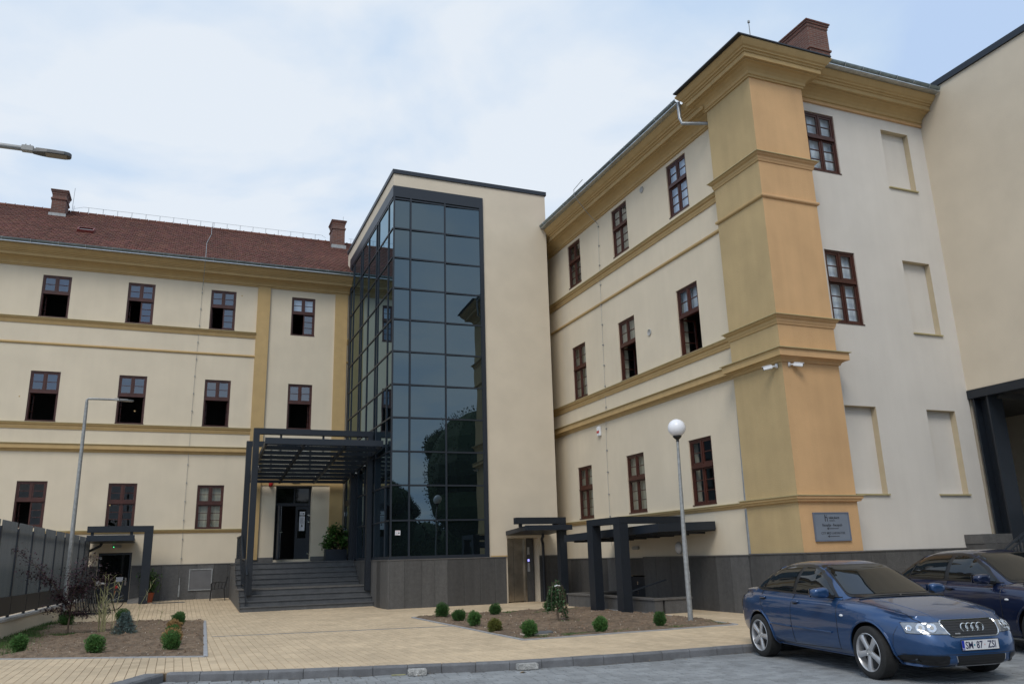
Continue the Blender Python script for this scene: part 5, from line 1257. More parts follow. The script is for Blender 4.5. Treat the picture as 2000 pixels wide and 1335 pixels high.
# ================================================================== CHAIR, RACK, BICYCLE
ch = thing('garden_chair', 'black metal garden armchair by the plinth left of the stairs', 'chair', (1.58, 33.6, zg(33.6))); bk = M['black']; z0 = zg(33.6)
b = MB()
for k in range(7): y = 33.42+k*.06; b.bar((1.36, y, z0+.42), (1.80, y, z0+.43), .035, .012)
b.build('seat', bk, ch)
for x, y, xb_ in ((1.34, 33.40, 1.32), (1.34, 33.82, 1.32), (1.80, 33.40, 1.84), (1.80, 33.82, 1.86)):
    b = MB(); b.tube([(xb_, y, z0), (x, y, z0+.42)], .012, 6); b.build('leg', bk, ch)
b = MB()
for y in (33.42, 33.60, 33.80): b.tube([(1.80, y, z0+.43), (1.86, y, z0+.62), (1.90, y, z0+.84)], .009, 5)
b.tube([(1.80, 33.40, z0+.43), (1.90, 33.40, z0+.84), (1.91, 33.60, z0+.90), (1.90, 33.82, z0+.84), (1.80, 33.82, z0+.43)], .012, 6)
b.tube([(1.84, 33.48, z0+.5), (1.89, 33.6, z0+.8), (1.84, 33.74, z0+.5)], .007, 5); b.build('backrest', bk, ch)
for y in (33.40, 33.82):
    b = MB(); b.tube([(1.87, y, z0+.64), (1.60, y, z0+.67), (1.38, y, z0+.65), (1.33, y, z0+.60), (1.34, y, z0+.42)], .012, 6)
    for x in (1.45, 1.58, 1.7): b.tube([(x, y, z0+.43), (x+.03, y, z0+.66)], .006, 4)
    b.build('armrest', bk, ch)
# bicycle rack
rk = thing('bicycle_rack', 'low black steel bicycle rack with slanted loops beside the side door', 'bicycle rack', (-2.4, 30.3, zg(30.3)))
z0 = .20
b = MB()
for y in (29.9, 30.5): b.bar((-3.0, y, z0+.05), (-1.85, y+.2, z0+.05), .04, .04)
b.bar((-2.9, 30.2, z0+.12), (-1.9, 30.4, z0+.12), .03, .03); b.build('base_rail', bk, rk)
for k in range(7):
    x = -2.75+k*.14; y = 29.9+k*.03
    b = MB(); b.tube([(x, y, z0+.03), (x-.12, y+.30, z0+.62), (x+.04, y+.34, z0+.62), (x+.22, y+.55, z0+.03)], .016, 6); b.tube([(x+.05, y, z0+.03), (x-.04, y+.30, z0+.58)], .014, 6); b.build('rack_loop', bk, rk)
def bicycle(p, rz, label):
    t = thing('bicycle', label, 'bicycle', p, rz=rz); t.rotation_euler = (0, 0, 0); WM[t.name] = Matrix.Translation(p)
    T = Matrix.Translation(p) @ Matrix.Rotation(rz, 4, 'Z'); Rw = .34
    for x in (-.52, .52):
        w_ = MB(T); w_.lathe([(Rw-.02, -.022), (Rw, -.015), (Rw+.006, 0), (Rw, .015), (Rw-.02, .022), (Rw-.02, -.022)], (x, 0, Rw), 'y', 28); wo = w_.build('wheel', M['rubber'], t, smooth=True)
        s_ = MB(T)
        for k in range(14): a = k*2*PI/14; s_.tube([(x, .02*(-1)**k, Rw), (x+(Rw-.02)*math.cos(a), 0, Rw+(Rw-.02)*math.sin(a))], .0025, 3, cap=False)
        s_.tube([(x, -.05, Rw), (x, .05, Rw)], .02, 8); s_.build('spokes', M['galv'], wo)
    f = MB(T)
    for a, c in (((-.52, 0, Rw), (-.10, 0, .30)), ((-.10, 0, .30), (-.22, 0, .82)), ((-.52, 0, Rw), (-.20, 0, .72)), ((-.10, 0, .30), (.36, 0, .72)), ((-.20, 0, .72), (.34, 0, .80)), ((.33, 0, .86), (.52, 0, Rw))): f.tube([a, c], .017, 8)
    f.build('bicycle_frame', bk, t, smooth=True)
    f = MB(T); f.tube([(.33, 0, .86), (.30, 0, .98)], .013, 6); f.tube([(.26, -.28, .98), (.32, -.12, 1.0), (.32, .12, 1.0), (.26, .28, .98)], .012, 6); f.build('handlebar', bk, t)
    f = MB(T); f.lathe([(0, 0), (.03, .01), (.04, .12), (.09, .22), (.08, .27), (0, .28)], (-.24, 0, .88), 'x', 10); s_ = f.build('saddle', M['grey_plastic'], t)
    f = MB(T); f.lathe([(.0, -.01), (.09, -.008), (.09, .008), (0, .01)], (-.10, -.04, .30), 'y', 16); f.tube([(-.10, -.05, .30), (-.05, -.06, .14)], .008, 5); f.box(-.09, -.01, -.12, -.05, .13, .15); f.tube([(-.10, .05, .30), (-.15, .06, .46)], .008, 5); f.box(-.19, -.11, .05, .12, .45, .47); f.build('crankset', bk, t)
    f = MB(T); f.box(-.62, -.55, -.03, .03, .72, .80); f.tube([(-.52, 0, Rw), (-.56, 0, .74)], .008, 5); f.build('rear_lamp', M['red'], t)
    return t
bicycle((-2.35, 31.35, zg(31.3)), R(184), 'black bicycle parked in the rack in front of the side door')
b = MB(); i = 0
for q in ((-1.52, 33.9, .36), (-1.05, 33.9, .36), (-1.05, 34.6, .38), (-1.52, 34.6, .38)): b.pt(q)
for q in ((-1.50, 33.95, .50), (-1.05, 34.0, .56), (-1.05, 34.6, .58), (-1.50, 34.6, .52)): b.pt(q)
for f_ in ((0, 3, 2, 1), (4, 5, 6, 7), (0, 1, 5, 4), (1, 2, 6, 5), (2, 3, 7, 6), (3, 0, 4, 7)): b.face(f_)
tag(b.build('stone_ramp', M['slate_top'], None), 'small grey stone step block right of the side door', 'step')
# ================================================================== TREES behind the camera (seen mirrored in the tower glass)
def big_tree(p, h, r, n, label, thin_=1.0, size=.55):
    t = thing('poplar_tree' if thin_ < .5 else 'broadleaf_tree', label, 'tree', p, 'trees mirrored in the tower glass'); x, y, z = p
    b = MB(); b.tube([(x, y, z-.05), (x+.1, y, z+h*.3), (x, y, z+h*.8)], [h*.018, h*.013, h*.004], 8)
    for k in range(9): a = k*2.4; zz_ = z+h*(.2+.06*k); b.tube([(x, y, zz_), (x+r*.6*math.cos(a), y+r*.6*math.sin(a), zz_+h*.15)], [h*.006, h*.002], 5)
    b.build('trunk', M['bark'], t)
    b = MB()
    if thin_ < .5: foliage(b, (x, y, z+h*.55), (r, r, h*.46), n, size, shell=.7, lump=.4); b.lathe([(r*.8*math.sin(PI*q/9)+.001, z+h*.55-h*.43*math.cos(PI*q/9)) for q in range(10)], (x, y, 0), n=9)
    else:
        for k in range(16):
            a = random.uniform(0, 2*PI); s_ = random.uniform(.1, .75); zc = z+h*(.35+.5*random.random()); rr = r*random.uniform(.35, .55)
            foliage(b, (x+r*s_*math.cos(a), y+r*s_*math.sin(a), zc), (rr, rr, rr*.85), n//16, size, shell=.80, lump=.25)
            b.lathe([(rr*.90*math.sin(PI*q/7)+.001, zc-rr*.78*math.cos(PI*q/7)) for q in range(8)], (x+r*s_*math.cos(a), y+r*s_*math.sin(a), 0), n=9)
        foliage(b, (x, y, z+h*.55), (r*.85, r*.85, h*.40), n//3, size, shell=.80, lump=.25)
        b.lathe([(r*.80*math.sin(PI*q/9)+.001, z+h*.55-h*.38*math.cos(PI*q/9)) for q in range(10)], (x, y, 0), n=11)
    b.build('crown', M['tree'], t)
big_tree((21.6, -15, -.06), 15.8, 6.0, 24000, 'broad dark tree mirrored in the lower right tower panes', 1, .19)
big_tree((28.5, -14, -.06), 16.5, 5.5, 20000, 'taller dark tree mirrored at the right edge of the tower glass', 1, .19)
big_tree((11.2, -24, -.06), 18.0, 1.1, 8000, 'slim poplar mirrored in the corner pane of the tower', .3, .20)
big_tree((9.0, -22, -.06), 10.5, 2.6, 9000, 'low tree mirrored at the foot of the poplar', 1, .18)
big_tree((15.0, -25, -.06), 9.5, 3.2, 9000, 'low bushy tree mirrored between poplar and broad tree', 1, .18)
b = MB()
for i in range(34):
    x = -50+i*3.1; r_ = random.uniform(2.4, 3.6); foliage(b, (x, -34+3*math.sin(i*2.1), 2.6), (r_, r_*.8, random.uniform(3, 4.6)), 800, .5, shell=.75, lump=.3); b.lathe([(r_*.8*math.sin(PI*q/7)+.001, 2.6-3*math.cos(PI*q/7)) for q in range(8)], (x, -34+3*math.sin(i*2.1), 0), n=9)
tag(b.build('distant_trees', M['tree'], None), 'row of trees across the car park, seen only in reflections', kind='stuff')
b = MB()  # unseen hedge, added as a dark backdrop for the lowest panes' reflections
for i in range(30): foliage(b, (2+i*1.3, -9.5+.3*math.sin(i), 1.5), (1.2, .8, 1.5), 900, .16, shell=.8, lump=.3); b.box(1.2+i*1.3, 2.5+i*1.3, -9.8, -9.2, -.05, 2.5+.25*math.sin(i*1.7))
tag(b.build('hedge', M['tree'], None), 'tall dark hedge across the car park, added to darken the reflections in the lowest tower panes', 'hedge')

# ================================================================== CARS
def rnd2(u, v, n):
    mm = max(abs(u), abs(v))
    if mm < 1e-9: return u, v
    s_ = mm/((abs(u)**n+abs(v)**n)**(1/n)); return u*s_, v*s_
def lerpt(tab, x):
    if x <= tab[0][0]: return tab[0][1]
    for (a, c), (e, g) in zip(tab[:-1], tab[1:]):
        if x <= e:
            t = (x-a)/(e-a); t = t*t*(3-2*t) if False else t; return c+(g-c)*t
    return tab[-1][1]
def smooth_tab(tab, n=60):
    xs = np.linspace(tab[0][0], tab[-1][0], n); X = [t[0] for t in tab]; Y = [t[1] for t in tab]
    ys = np.interp(xs, X, Y); k = np.ones(5)/5; yp = np.concatenate([[ys[0]]*2, ys, [ys[-1]]*2]); yp = np.convolve(yp, k, 'valid'); yp[0] = ys[0]; yp[-1] = ys[-1]
    return list(zip(xs, yp))
ZT = smooth_tab([(-2.30, .93), (-2.22, 1.0), (-2.0, 1.025), (-1.6, 1.01), (-1.0, .985), (0, .965), (.6, .955), (1.0, .94), (1.4, .885), (1.8, .815), (2.05, .755), (2.16, .715), (2.24, .66)])
ZB = smooth_tab([(-2.3, .30), (-2.1, .24), (-1.7, .20), (-1, .19), (1, .18), (1.6, .19), (2.05, .17), (2.24, .18)])
WP = smooth_tab([(0, .90), (.15, .955), (.35, .985), (.55, 1.0), (.75, .99), (.9, .965), (1, .93)])
KF = smooth_tab([(0, .045), (.12, .005), (.3, 0), (.52, .004), (.62, .012), (.78, .035), (.9, .06), (1, .085)])
KR = smooth_tab([(0, .05), (.2, .01), (.5, 0), (.7, .01), (.9, .035), (1, .06)])
def f_low(a, b_, c):
    a1, b1 = rnd2(a, b_, 4.6 if a > 0 else 5.2); b1, c1 = rnd2(b1, c, 7); a1, c1 = rnd2(a1, c1, 9)
    t = (c1+1)/2; x = a1*(2.24 if a1 > 0 else 2.30); k = lerpt(KF, t) if a1 > 0 else lerpt(KR, t)
    x *= 1-k*abs(a1)**6; zb = lerpt(ZB, x); zt = lerpt(ZT, x)
    z = zb+t*(zt-zb)+(.028*(1-b1*b1)*max(0, t-.6)/.4)
    W = .883*lerpt(WP, t)*(1-.045*(abs(x)/2.2)**3)
    return (x, b1*W, z)
XF = smooth_tab([(0, 1.03), (.2, .84), (.5, .545), (.8, .26), (.93, .10), (1, -.05)])
XR = smooth_tab([(0, -2.0), (.15, -1.83), (.4, -1.60), (.7, -1.34), (.9, -1.12), (1, -.95)])
def f_top(a, b_, c):
    c = max(c, 0); a1, b1 = rnd2(a, b_, 10); b1, c1 = rnd2(b1, c, 4.5); a1, c1 = rnd2(a1, c1, 9)
    xf, xr = lerpt(XF, c1), lerpt(XR, c1); x = (xf+xr)/2+a1*(xf-xr)/2
    if a1 > 0: x -= .13*a1**5*b1*b1
    else: x += .10*abs(a1)**5*b1*b1
    z = .87+c1*(.558-.05*((x+.40)/1.0)**2*c1)
    return (x, b1*(.785-.20*c1**1.5-.015*abs(x+.4)), z)
def boxgrid(nx, ny, nz, f, z0=-1):
    vid = {}; vs_ = []; fs_ = []
    def V(i, j, k):
        if (i, j, k) not in vid: vid[(i, j, k)] = len(vs_); vs_.append(f(-1+2*i/nx, -1+2*j/ny, z0+(1-z0)*k/nz))
        return vid[(i, j, k)]
    for i in range(nx):
        for j in range(ny):
            fs_.append((V(i, j, 0), V(i, j+1, 0), V(i+1, j+1, 0), V(i+1, j, 0))); fs_.append((V(i, j, nz), V(i+1, j, nz), V(i+1, j+1, nz), V(i, j+1, nz)))
    for i in range(nx):
        for k in range(nz):
            fs_.append((V(i, 0, k), V(i+1, 0, k), V(i+1, 0, k+1), V(i, 0, k+1))); fs_.append((V(i, ny, k), V(i, ny, k+1), V(i+1, ny, k+1), V(i+1, ny, k)))
    for j in range(ny):
        for k in range(nz):
            fs_.append((V(0, j, k), V(0, j, k+1), V(0, j+1, k+1), V(0, j+1, k))); fs_.append((V(nx, j, k), V(nx, j+1, k), V(nx, j+1, k+1), V(nx, j, k+1)))
    return vs_, fs_
def make_car(paint, label, plate):
    r = thing('parked_car', label, 'car', (0, 0, 0), 'cars parked with their backs to the kerb')
    RA, XA = .372, 1.325
    b = MB(); b.v, b.f = boxgrid(120, 36, 28, f_low); b.mi = [0]*len(b.f); body = b.build('body', paint, r)
    bl = BVHTree.FromPolygons([Vector(v) for v in b.v], b.f)
    cut = MB()
    for x in (-XA, XA):
        for s_ in (-1, 1):
            i = len(cut.v); n = 48
            for y in (.58*s_, 1.1*s_):
                for k in range(n): a = 2*PI*k/n; cut.pt((x+RA*math.cos(a), y, .322+RA*math.sin(a)))
            cut.face([i+k for k in range(n)]); cut.face([i+n+k for k in range(n)][::-1])
            for k in range(n): cut.face((i+k, i+(k+1) % n, i+n+(k+1) % n, i+n+k))
    co = cut.build('cutter', M['car_black'], None)
    md_ = body.modifiers.new('arches', 'BOOLEAN'); md_.operation = 'DIFFERENCE'; md_.object = co; md_.solver = 'EXACT'
    try: md_.material_mode = 'TRANSFER'
    except Exception: pass
    bpy.context.view_layer.update(); dg = bpy.context.evaluated_depsgraph_get(); me = bpy.data.meshes.new_from_object(body.evaluated_get(dg))
    body.modifiers.clear(); body.data = me; bpy.data.objects.remove(co)
    me.polygons.foreach_set('use_smooth', [True]*len(me.polygons)); me.set_sharp_from_angle(angle=R(40))
    g = MB(); g.v, g.f = boxgrid(90, 36, 30, f_top, 0.0); g.mi = [0]*len(g.f); g.build('roof_and_pillars', paint, r, smooth=True)
    bt = BVHTree.FromPolygons([Vector(v) for v in g.v], g.f)
    def hit(o, d):
        best = None
        for t in (bl, bt):
            h = t.ray_cast(Vector(o), Vector(d))
            if h[0] is not None and (best is None or h[3] < best[2]): best = (h[0], h[1], h[3])
        return best
    def proj(p2, d, e, off_):
        """p2=(s,z) in the plane with horizontal axis e seen along d"""
        d = Vector(d).normalized(); o = Vector(e)*p2[0]+Vector((0, 0, p2[1]))-d*4
        h = hit(o, d)
        if h is None: return None
        n = h[1];
        if n.dot(d) > 0: n = -n
        return h[0]+n*off_
    def panel(name, outline, d, e, off_, mat, par=r, step=.03, rimmat=None):
        off_ = off_+.004
        bm = bmesh.new(); bm.faces.new([bm.verts.new((p[0], p[1], 0)) for p in outline])
        for ax in (0, 1):
            lo, hi = min(p[ax] for p in outline), max(p[ax] for p in outline); n = int((hi-lo)/step)
            for k in range(1, n+1):
                co_ = [0, 0, 0]; no = [0, 0, 0]; co_[ax] = lo+(hi-lo)*k/(n+1); no[ax] = 1
                bmesh.ops.bisect_plane(bm, geom=bm.verts[:]+bm.edges[:]+bm.faces[:], plane_co=co_, plane_no=no)
        bmesh.ops.triangulate(bm, faces=bm.faces)
        for v in bm.verts:
            q = proj((v.co.x, v.co.y), d, e, off_)
            if q is None: q = Vector(e)*v.co.x+Vector((0, 0, v.co.y)); bad = True
            v.co = q
        me_ = bpy.data.meshes.new(name); bm.to_mesh(me_); bm.free(); me_.materials.append(mat); me_.polygons.foreach_set('use_smooth', [True]*len(me_.polygons))
        o = bpy.data.objects.new(name, me_); link(o, par); return o
    def line(name, pts, d, e, w_, off_, mat, par=r, closed=False, hgt=None):
        """ribbon or raised strip following the body"""
        if closed: pts = list(pts)+[pts[0]]
        P3 = []
        for a, c in zip(pts[:-1], pts[1:]):
            n = max(1, int(math.hypot(c[0]-a[0], c[1]-a[1])/.05))
            for k in range(n): P3.append(proj((a[0]+(c[0]-a[0])*k/n, a[1]+(c[1]-a[1])*k/n), d, e, off_))
        P3.append(proj(pts[-1], d, e, off_)); P3 = [p for p in P3 if p is not None]
        q = MB(); q.tube(P3, w_, 5); return q.build(name, mat, par, smooth=True)
    def smoothpoly(pts, n=3, r_=.25):
        for _ in range(n):
            o = []
            for k in range(len(pts)):
                a, c = pts[k], pts[(k+1) % len(pts)]
                o.append((a[0]+(c[0]-a[0])*r_, a[1]+(c[1]-a[1])*r_)); o.append((a[0]+(c[0]-a[0])*(1-r_), a[1]+(c[1]-a[1])*(1-r_)))
            pts = o
        return pts
    def corner(pts, r_=.03, n=2):       # cut corners by a fixed distance
        for _ in range(n):
            o = []
            for k in range(len(pts)):
                p, a, c = Vector(pts[k]), Vector(pts[k-1]), Vector(pts[(k+1) % len(pts)])
                for q in (a, c):
                    L = (q-p).length; o.append(tuple(p+(q-p)*min(r_/max(L, 1e-6), .3)))
            pts = o; r_ *= .5
        return pts
    G = M['car_glass']; K = M['car_black']
    EX = (1, 0, 0)
    for s_ in (-1, 1):
        d = (0, -s_, 0)
        sur = [(.66, .955), (.36, 1.175), (.11, 1.300), (-.06, 1.352), (-.25, 1.380), (-.60, 1.378), (-.90, 1.345), (-1.12, 1.275), (-1.30, 1.17), (-1.50, 1.035), (-1.35, 1.005), (-.4, .978)]
        panel('window_surround', corner(sur, .02, 1), d, EX, .002, K)
        panel('side_window', corner([(.59, .975), (.33, 1.158), (.08, 1.284), (-.09, 1.330), (-.30, 1.340), (-.335, .992)], .018), d, EX, .006, G)
        panel('side_window', corner([(-.425, .995), (-.385, 1.344), (-.62, 1.343), (-.90, 1.322), (-1.06, 1.268), (-1.215, 1.025)], .018), d, EX, .006, G)
        panel('side_window', corner([(-1.255, 1.03), (-1.125, 1.235), (-1.27, 1.148), (-1.42, 1.045)], .012), d, EX, .006, G)
        line('window_seal', [(.70, .955), (-.4, .978), (-1.35, 1.005), (-1.50, 1.035)], d, EX, .007, .004, K)
        line('door_gap', [(-.375, .965), (-.38, .62), (-.375, .30)], d, EX, .0042, .001, K)
        line('door_gap', [(.72, .935), (.735, .62), (.71, .30), (-.375, .275), (-.93, .285), (-1.02, .50), (-1.14, .68), (-1.26, .82), (-1.29, .99)], d, EX, .0042, .001, K)
        line('rub_strip', [(.60, .505), (-.35, .515)], d, EX, .013, .006, paint); line('rub_strip', [(-.40, .515), (-.98, .525)], d, EX, .013, .006, paint)
        line('sill_edge', [(.90, .235), (-.92, .245)], d, EX, .010, .004, paint)
        line('bumper_gap', [(1.70, .40), (1.74, .56), (1.80, .66)], d, EX, .0025, .0005, K)
        for x in (-XA, XA):
            q = MB(); P3 = []
            for k in range(29):
                a = R(-22)+R(224)*k/28; h = hit((x+(RA+.004)*math.cos(a), s_*4, .322+(RA+.004)*math.sin(a)), (0, -s_, 0))
                if h: P3.append(h[0]+Vector((0, s_*.004, 0)))
            q.tube(P3, .017, 6); q.build('arch_lip', paint, r, smooth=True)
        for x, z in ((-.255, .862), (-1.175, .895)):
            p = proj((x, z), d, EX, .0); q = MB(); q.lathe([(.0, -.085), (.016, -.075), (.020, -.03), (.020, .03), (.016, .075), (0, .085)], (0, 0, 0), 'x', 10)
            q.T = Matrix.Translation(p+Vector((0, s_*.022, .006))) @ Matrix.Diagonal((1, .8, 1, 1)); q.build('door_handle', paint, r, smooth=True)
            panel('handle_recess', smoothpoly([(x-.075, z-.035), (x+.055, z-.035), (x+.055, z+.02), (x-.075, z+.02)], 2), d, EX, .0015, K, step=.06)
        p = proj((.84, .735), d, EX, 0); q = MB(); q.lathe([(0, -.035), (.012, -.028), (.018, 0), (.012, .028), (0, .035)], (0, 0, 0), 'x', 10); q.T = Matrix.Translation(p); q.build('side_indicator', M['white'], r, smooth=True)
        # mirror
        def fm(a, b_, c):
            mm = max(abs(a), abs(b_), abs(c)); k_ = mm/((abs(a)**3.2+abs(b_)**3.2+abs(c)**3.2)**(1/3.2)) if mm > 0 else 0; u = (a*k_, b_*k_, c*k_)
            return ((u[0]*.085 if u[0] > 0 else u[0]*.05)-.02*u[1]*s_, u[1]*.122, u[2]*(.072-.010*u[1]*s_))
        q = MB(); q.v, q.f = boxgrid(14, 16, 12, fm); q.mi = [0]*len(q.f)
        q.T = Matrix.Translation((.52, s_*.955, 1.015)) @ Matrix.Rotation(-s_*R(8), 4, 'Z'); mo = q.build('side_mirror', paint, r, smooth=True)
        q = MB(); q.bar((.56, s_*.76, .955), (.54, s_*.90, .975), .09, .045); q.build('mirror_arm', K, mo, bevel=.01)
        q = MB(); q.box(.430, .434, s_*.955-.095, s_*.955+.095, .96, 1.07); q.build('mirror_glass', M['chrome'], mo)
        # lights
        th = R(34)*s_; dd = Vector((-math.cos(th), -math.sin(th), 0)); ee = (math.sin(th)*1, -math.cos(th)*1, 0) if False else (abs(math.sin(th)), -s_*math.cos(th), 0)
        hl = panel('headlight', corner([(.405, .700), (.455, .588), (.915, .572), (.885, .635), (.83, .700)], .012), dd, ee, .004, M['lens'])
        for sx, rr in ((.495, .030), (.615, .047), (.740, .050)):
            panel('reflector', [(sx+rr*math.cos(t), .642+rr*math.sin(t)) for t in [2*PI*k/18 for k in range(18)]], dd, ee, .008, M['lens_in'], hl, .03)
            panel('reflector_core', [(sx+rr*.45*math.cos(t), .642+rr*.45*math.sin(t)) for t in [2*PI*k/14 for k in range(14)]], dd, ee, .011, M['grey_plastic'], hl, .05)
            line('reflector_ring', [(sx+rr*math.cos(t), .642+rr*math.sin(t)) for t in [2*PI*k/18 for k in range(18)]], dd, ee, .004, .009, M['chrome'], hl, True)
        line('headlight_edge', [(.405, .702), (.452, .586), (.918, .570), (.885, .637), (.83, .702)], dd, ee, .004, .003, K, hl, True)
        th2 = R(145)*s_; d2 = Vector((-math.cos(th2), -math.sin(th2), 0)); e2 = Vector((-math.sin(th2), math.cos(th2), 0))*-s_
        def tl(sx): return sx
        h = hit((-4, s_*.62, .80), (1, 0, 0))
        if h: sx0 = Vector(h[0]).dot(e2); panel('tail_light', corner([(sx0-.13, .90), (sx0+.16, .885), (sx0+.16, .71), (sx0-.10, .70)], .02), d2, tuple(e2), .004, M['tail'])
        # lower intakes and fog lamp
        fd = (-1, 0, 0); fe = (0, 1, 0)
        ik = panel('side_intake', corner([(s_*.42, .342), (s_*.76, .342), (s_*.75, .235), (s_*.43, .222)], .015), fd, fe, .003, K, step=.02)
        p = proj((s_*.66, .28), fd, fe, .004); q = MB(); q.lathe([(0, .012), (.028, .010), (.036, .004), (.038, -.01)], (0, 0, 0), 'x', 16); q.T = Matrix.Translation(p); q.build('fog_lamp', M['car_glass'], ik, smooth=True)
        for k in range(4): line('intake_bar', [(s_*.475, .232+k*.027), (s_*.62, .232+k*.027)], fd, fe, .0035, .004, M['black'], ik)
    fd = (-1, 0, 0); fe = (0, 1, 0)
    panel('windscreen_surround', corner([(-.665, .955), (.665, .955), (.500, 1.372), (-.500, 1.372)], .03), fd, fe, .002, K)
    panel('windscreen', corner([(-.635, .985), (.635, .985), (.480, 1.352), (-.480, 1.352)], .03), fd, fe, .006, G)
    panel('rear_window', corner([(-.60, 1.05), (.60, 1.05), (.50, 1.34), (-.50, 1.34)], .03), (1, 0, 0), fe, .005, G)
    gr = [(-.405, .720), (.405, .720), (.345, .540), (-.345, .540)]
    go = panel('radiator_grille', corner(gr, .02), fd, fe, .004, K, step=.03)
    line('grille_frame', corner(gr, .035), fd, fe, .0085, .006, M['chrome'], go, True)
    for k in range(6):
        z = .562+k*.026; w_ = .345+(z-.54)/.18*.06-.012; line('grille_slat', [(-w_, z), (w_, z)], fd, fe, .0045, .007, M['black'], go)
    em = MB()
    for k in range(4):
        y = -.1125+k*.075; p = proj((y, .632), fd, fe, .016); n = 24; i = len(em.v); nm = 8
        for a in range(n):
            t = 2*PI*a/n
            for c_ in range(nm):
                u = 2*PI*c_/nm; rr = .047+.0078*math.cos(u); em.pt((p.x+.006*math.sin(u)-rr*math.sin(t)*.25, p.y+rr*math.cos(t), p.z+rr*math.sin(t)))
        for a in range(n):
            for c_ in range(nm): em.face((i+a*nm+c_, i+((a+1) % n)*nm+c_, i+((a+1) % n)*nm+(c_+1) % nm, i+a*nm+(c_+1) % nm))
    em.build('ring_emblem', M['chrome'], go, smooth=True)
    p = proj((-.235, .58), fd, fe, .012); q = MB(); q.box(p.x-.004, p.x+.004, -.275, -.205, .573, .588); q.build('grille_badge', M['alu'], go)
    lg = [(-.345, .338), (.345, .338), (.315, .222), (-.315, .222)]
    lo = panel('lower_grille', corner(lg, .015), fd, fe, .003, K, step=.03); line('grille_frame', [(-.345, .335), (-.32, .225), (-.28, .214), (.28, .214), (.32, .225), (.345, .335)], fd, fe, .005, .006, M['alu'], lo)
    for k in range(4): line('grille_slat', [(-.31, .240+k*.024), (.31, .240+k*.024)], fd, fe, .0035, .005, M['black'], lo)
    line('bumper_crease', [(-.80, .345), (-.5, .352), (.5, .352), (.80, .345)], fd, fe, .003, .0, K)
    line('bumper_lip', [(-.78, .195), (-.4, .185), (.4, .185), (.78, .195)], fd, fe, .014, .0, paint)
    # plate
    p = proj((0, .45), fd, fe, .014); xq = p.x+.004
    q = MB(); q.box(xq-.008, xq, -.262, .262, .394, .508); po = q.build('number_plate', M['plate_white'], r)
    q = MB(); q.box(xq, xq+.001, -.258, -.222, .398, .504); q.build('plate_band', M['plate_blue'], po)
    q = MB()
    for a, c, e_, f_ in ((-.266, .266, .390, .395), (-.266, .266, .507, .512), (-.266, -.261, .395, .507), (.261, .266, .395, .507)): q.box(xq-.006, xq+.002, a, c, e_, f_)
    q.build('plate_holder', M['black'], po)
    Tt = Matrix(((0, 0, 1, xq+.0005), (1, 0, 0, 0), (0, 1, 0, 0), (0, 0, 0, 1)))
    for body_, y in plate: text_mesh('plate_lettering', body_, .112, Tt @ Matrix.Translation((y, .412, 0)), M['plate_ink'], po, 'CENTER', .80, .0018)
    text_mesh('plate_lettering', 'RO', .024, Tt @ Matrix.Translation((-.240, .404, .0012)), M['plate_white'], po, 'CENTER', .9, .0)
    q = MB(); q.lathe([(0, .002), (.011, .0015)], (xq, -.083, .45), 'x', 10); q.build('plate_sticker', P('teal_sticker', (.02, .22, .30), .5), po)
    q = MB(); q.lathe([(0, .002), (.010, .0015)], (xq, .062, .45), 'x', 10); q.build('plate_sticker', P('pink_sticker', (.55, .35, .38), .5), po)
    # bonnet lines and wipers, seen from above
    def topline(name, pts, w_, mat, off_=.0005):
        P3 = []
        for a, c in zip(pts[:-1], pts[1:]):
            n = max(1, int(math.hypot(c[0]-a[0], c[1]-a[1])/.06))
            for k in range(n+1):
                h = hit((a[0]+(c[0]-a[0])*k/n, a[1]+(c[1]-a[1])*k/n, 3), (0, 0, -1))
                if h: P3.append(h[0]+Vector((0, 0, off_)))
        q = MB(); q.tube(P3, w_, 5); return q.build(name, mat, r, smooth=True)
    for s_ in (-1, 1):
        topline('bonnet_gap', [(1.02, s_*.715), (1.45, s_*.70), (1.85, s_*.64), (2.03, s_*.56)], .0048, K)
        topline('bonnet_crease', [(1.10, s_*.50), (1.6, s_*.47), (2.02, s_*.40)], .006, paint, -.002)
        topline('wiper', [(.98-.02*s_, s_*.60), (.955, s_*.30), (.97, s_*.02)], .010, K, .012)
    topline('scuttle', [(.99, -.66), (1.05, -.3), (1.06, 0), (1.05, .3), (.99, .66)], .016, K, .004)
    topline('bonnet_gap', [(2.03, -.56), (2.125, -.42), (2.15, 0), (2.125, .42), (2.03, .56)], .0045, K)
    topline('roof_gap', [(.05, -.50), (-.9, -.49)], .004, K); topline('roof_gap', [(.05, .50), (-.9, .49)], .004, K)
    q = MB(); q.box(-1.3, 1.3, -.55, .55, .19, .40); q.box(-1.9, 1.9, -.45, .45, .20, .40); q.build('underbody', K, r)
    # inside rear-view mirror silhouette on the screen
    # wheels
    def wheel(x, s_):
        y = s_*.772; w_ = thing_child('wheel', r); c = (x, y, .318)
        q = MB(); q.lathe([(.225, s_*-.105), (.25, s_*-.11), (.300, s_*-.108), (.316, s_*-.09), (.318, 0), (.316, s_*.09), (.300, s_*.106), (.262, s_*.113), (.232, s_*.108), (.228, s_*.09)], c, 'y', 48); t = q.build('wheel', M['rubber'], r, smooth=True)
        q = MB(); q.lathe([(.228, s_*.100), (.233, s_*.108), (.226, s_*.112), (.219, s_*.104), (.212, s_*.08), (.205, s_*-.08)], c, 'y', 48); q.build('rim', M['alu'], t, smooth=True)
        q = MB(); q.lathe([(.212, s_*.01), (.13, s_*.0), (0, s_*.0)], c, 'y', 24); q.build('brake_disc', M['car_black'], t)
        q = MB(); ph = random.uniform(0, 1.2)+.3
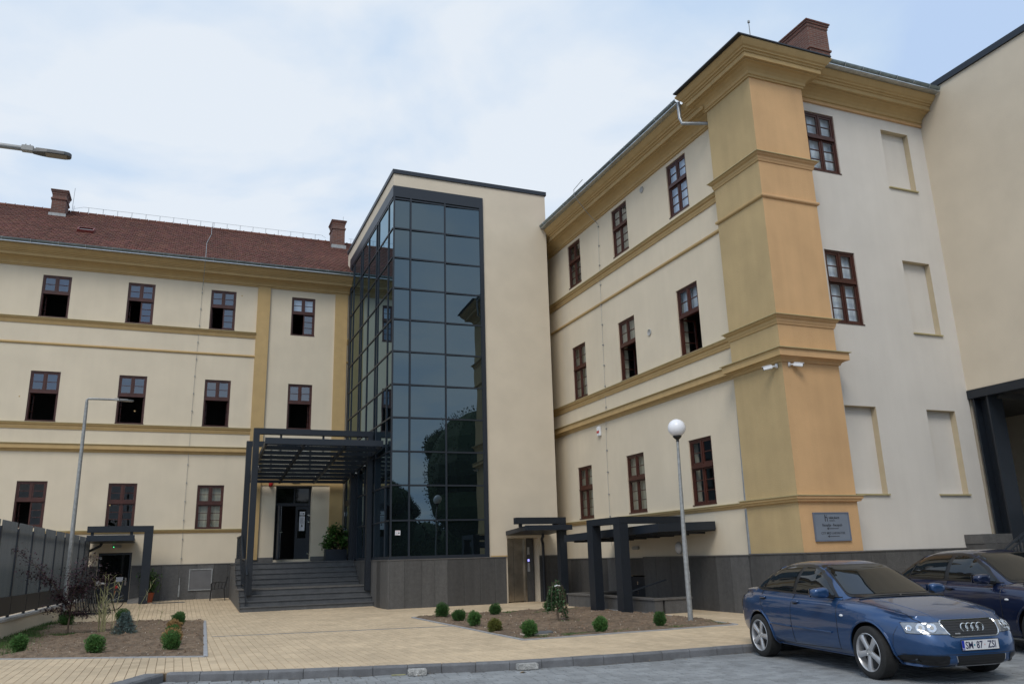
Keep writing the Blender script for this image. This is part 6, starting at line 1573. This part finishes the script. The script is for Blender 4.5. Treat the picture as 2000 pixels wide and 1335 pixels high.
        for k in range(5):
            a = ph+2*PI*k/5; u = Vector((math.cos(a), 0, math.sin(a))); v = Vector((-math.sin(a), 0, math.cos(a))); C0 = Vector(c)+Vector((0, s_*.085, 0)); i = len(q.v)
            for rad, wd_, dy in ((.035, .034, .006), (.12, .033, .012), (.19, .041, .016), (.222, .052, .010)):
                for sg, hh in ((-1, -.022), (-1, .0), (-.45, .012), (.45, .012), (1, .0), (1, -.022)):
                    q.pt(C0+u*rad+v*wd_*sg+Vector((0, s_*(dy+hh), 0)))
            for a_ in range(3):
                for b_ in range(6): q.face((i+a_*6+b_, i+a_*6+(b_+1) % 6, i+(a_+1)*6+(b_+1) % 6, i+(a_+1)*6+b_))
        q.build('spokes', M['alu'], t, smooth=True)
        q = MB(); q.lathe([(.062, s_*.082), (.058, s_*.098), (.034, s_*.100), (.030, s_*.094), (0, s_*.094)], c, 'y', 20); q.build('hub', M['alu'], t, smooth=True)
        q = MB(); q.lathe([(.028, s_*.096), (.024, s_*.101), (0, s_*.102)], c, 'y', 14)
        for k in range(5): a = ph+.63+2*PI*k/5; q.lathe([(.010, s_*.097), (.010, s_*.1005), (0, s_*.1005)], (c[0]+.048*math.cos(a), c[1], c[2]+.048*math.sin(a)), 'y', 8)
        q.build('wheel_bolt', M['grey_plastic'], t)
    for x in (-XA, XA):
        for s_ in (-1, 1): wheel(x, s_)
    return r
def thing_child(n, r): return None
M['plate_ink'] = P('plate_ink', (.012, .015, .06), .5)
CAR = make_car(M['paint_blue'], 'blue metallic saloon with five-spoke wheels and plate SM 87 ZSI', [('SM', -.155), ('87', -.010), ('ZSI', .165)])
CAR.location = (9.32, 9.62, 0); CAR.rotation_euler = (0, 0, R(-98.5))
def swap(o, d):
    for ch in o.children: swap(ch, d)
    if o.type == 'MESH':
        for sl_ in o.material_slots:
            if sl_.material in d: mm = d[sl_.material]; sl_.link = 'OBJECT'; sl_.material = mm
C2_ = copy_tree(CAR, loc=(12.75, 9.85, 0), rz=R(-97)); C2_.scale = (1.03, 1.03, 1.065); C2_['label'] = 'dark navy saloon cut by the right picture edge, behind the blue one'
swap(C2_, {M['paint_blue']: M['paint_navy']})
for o in list(C2_.children):
    if o.name.startswith(('number_plate',)):
        for ch in list(o.children): bpy.data.objects.remove(ch)
print('objects', len(bpy.data.objects))
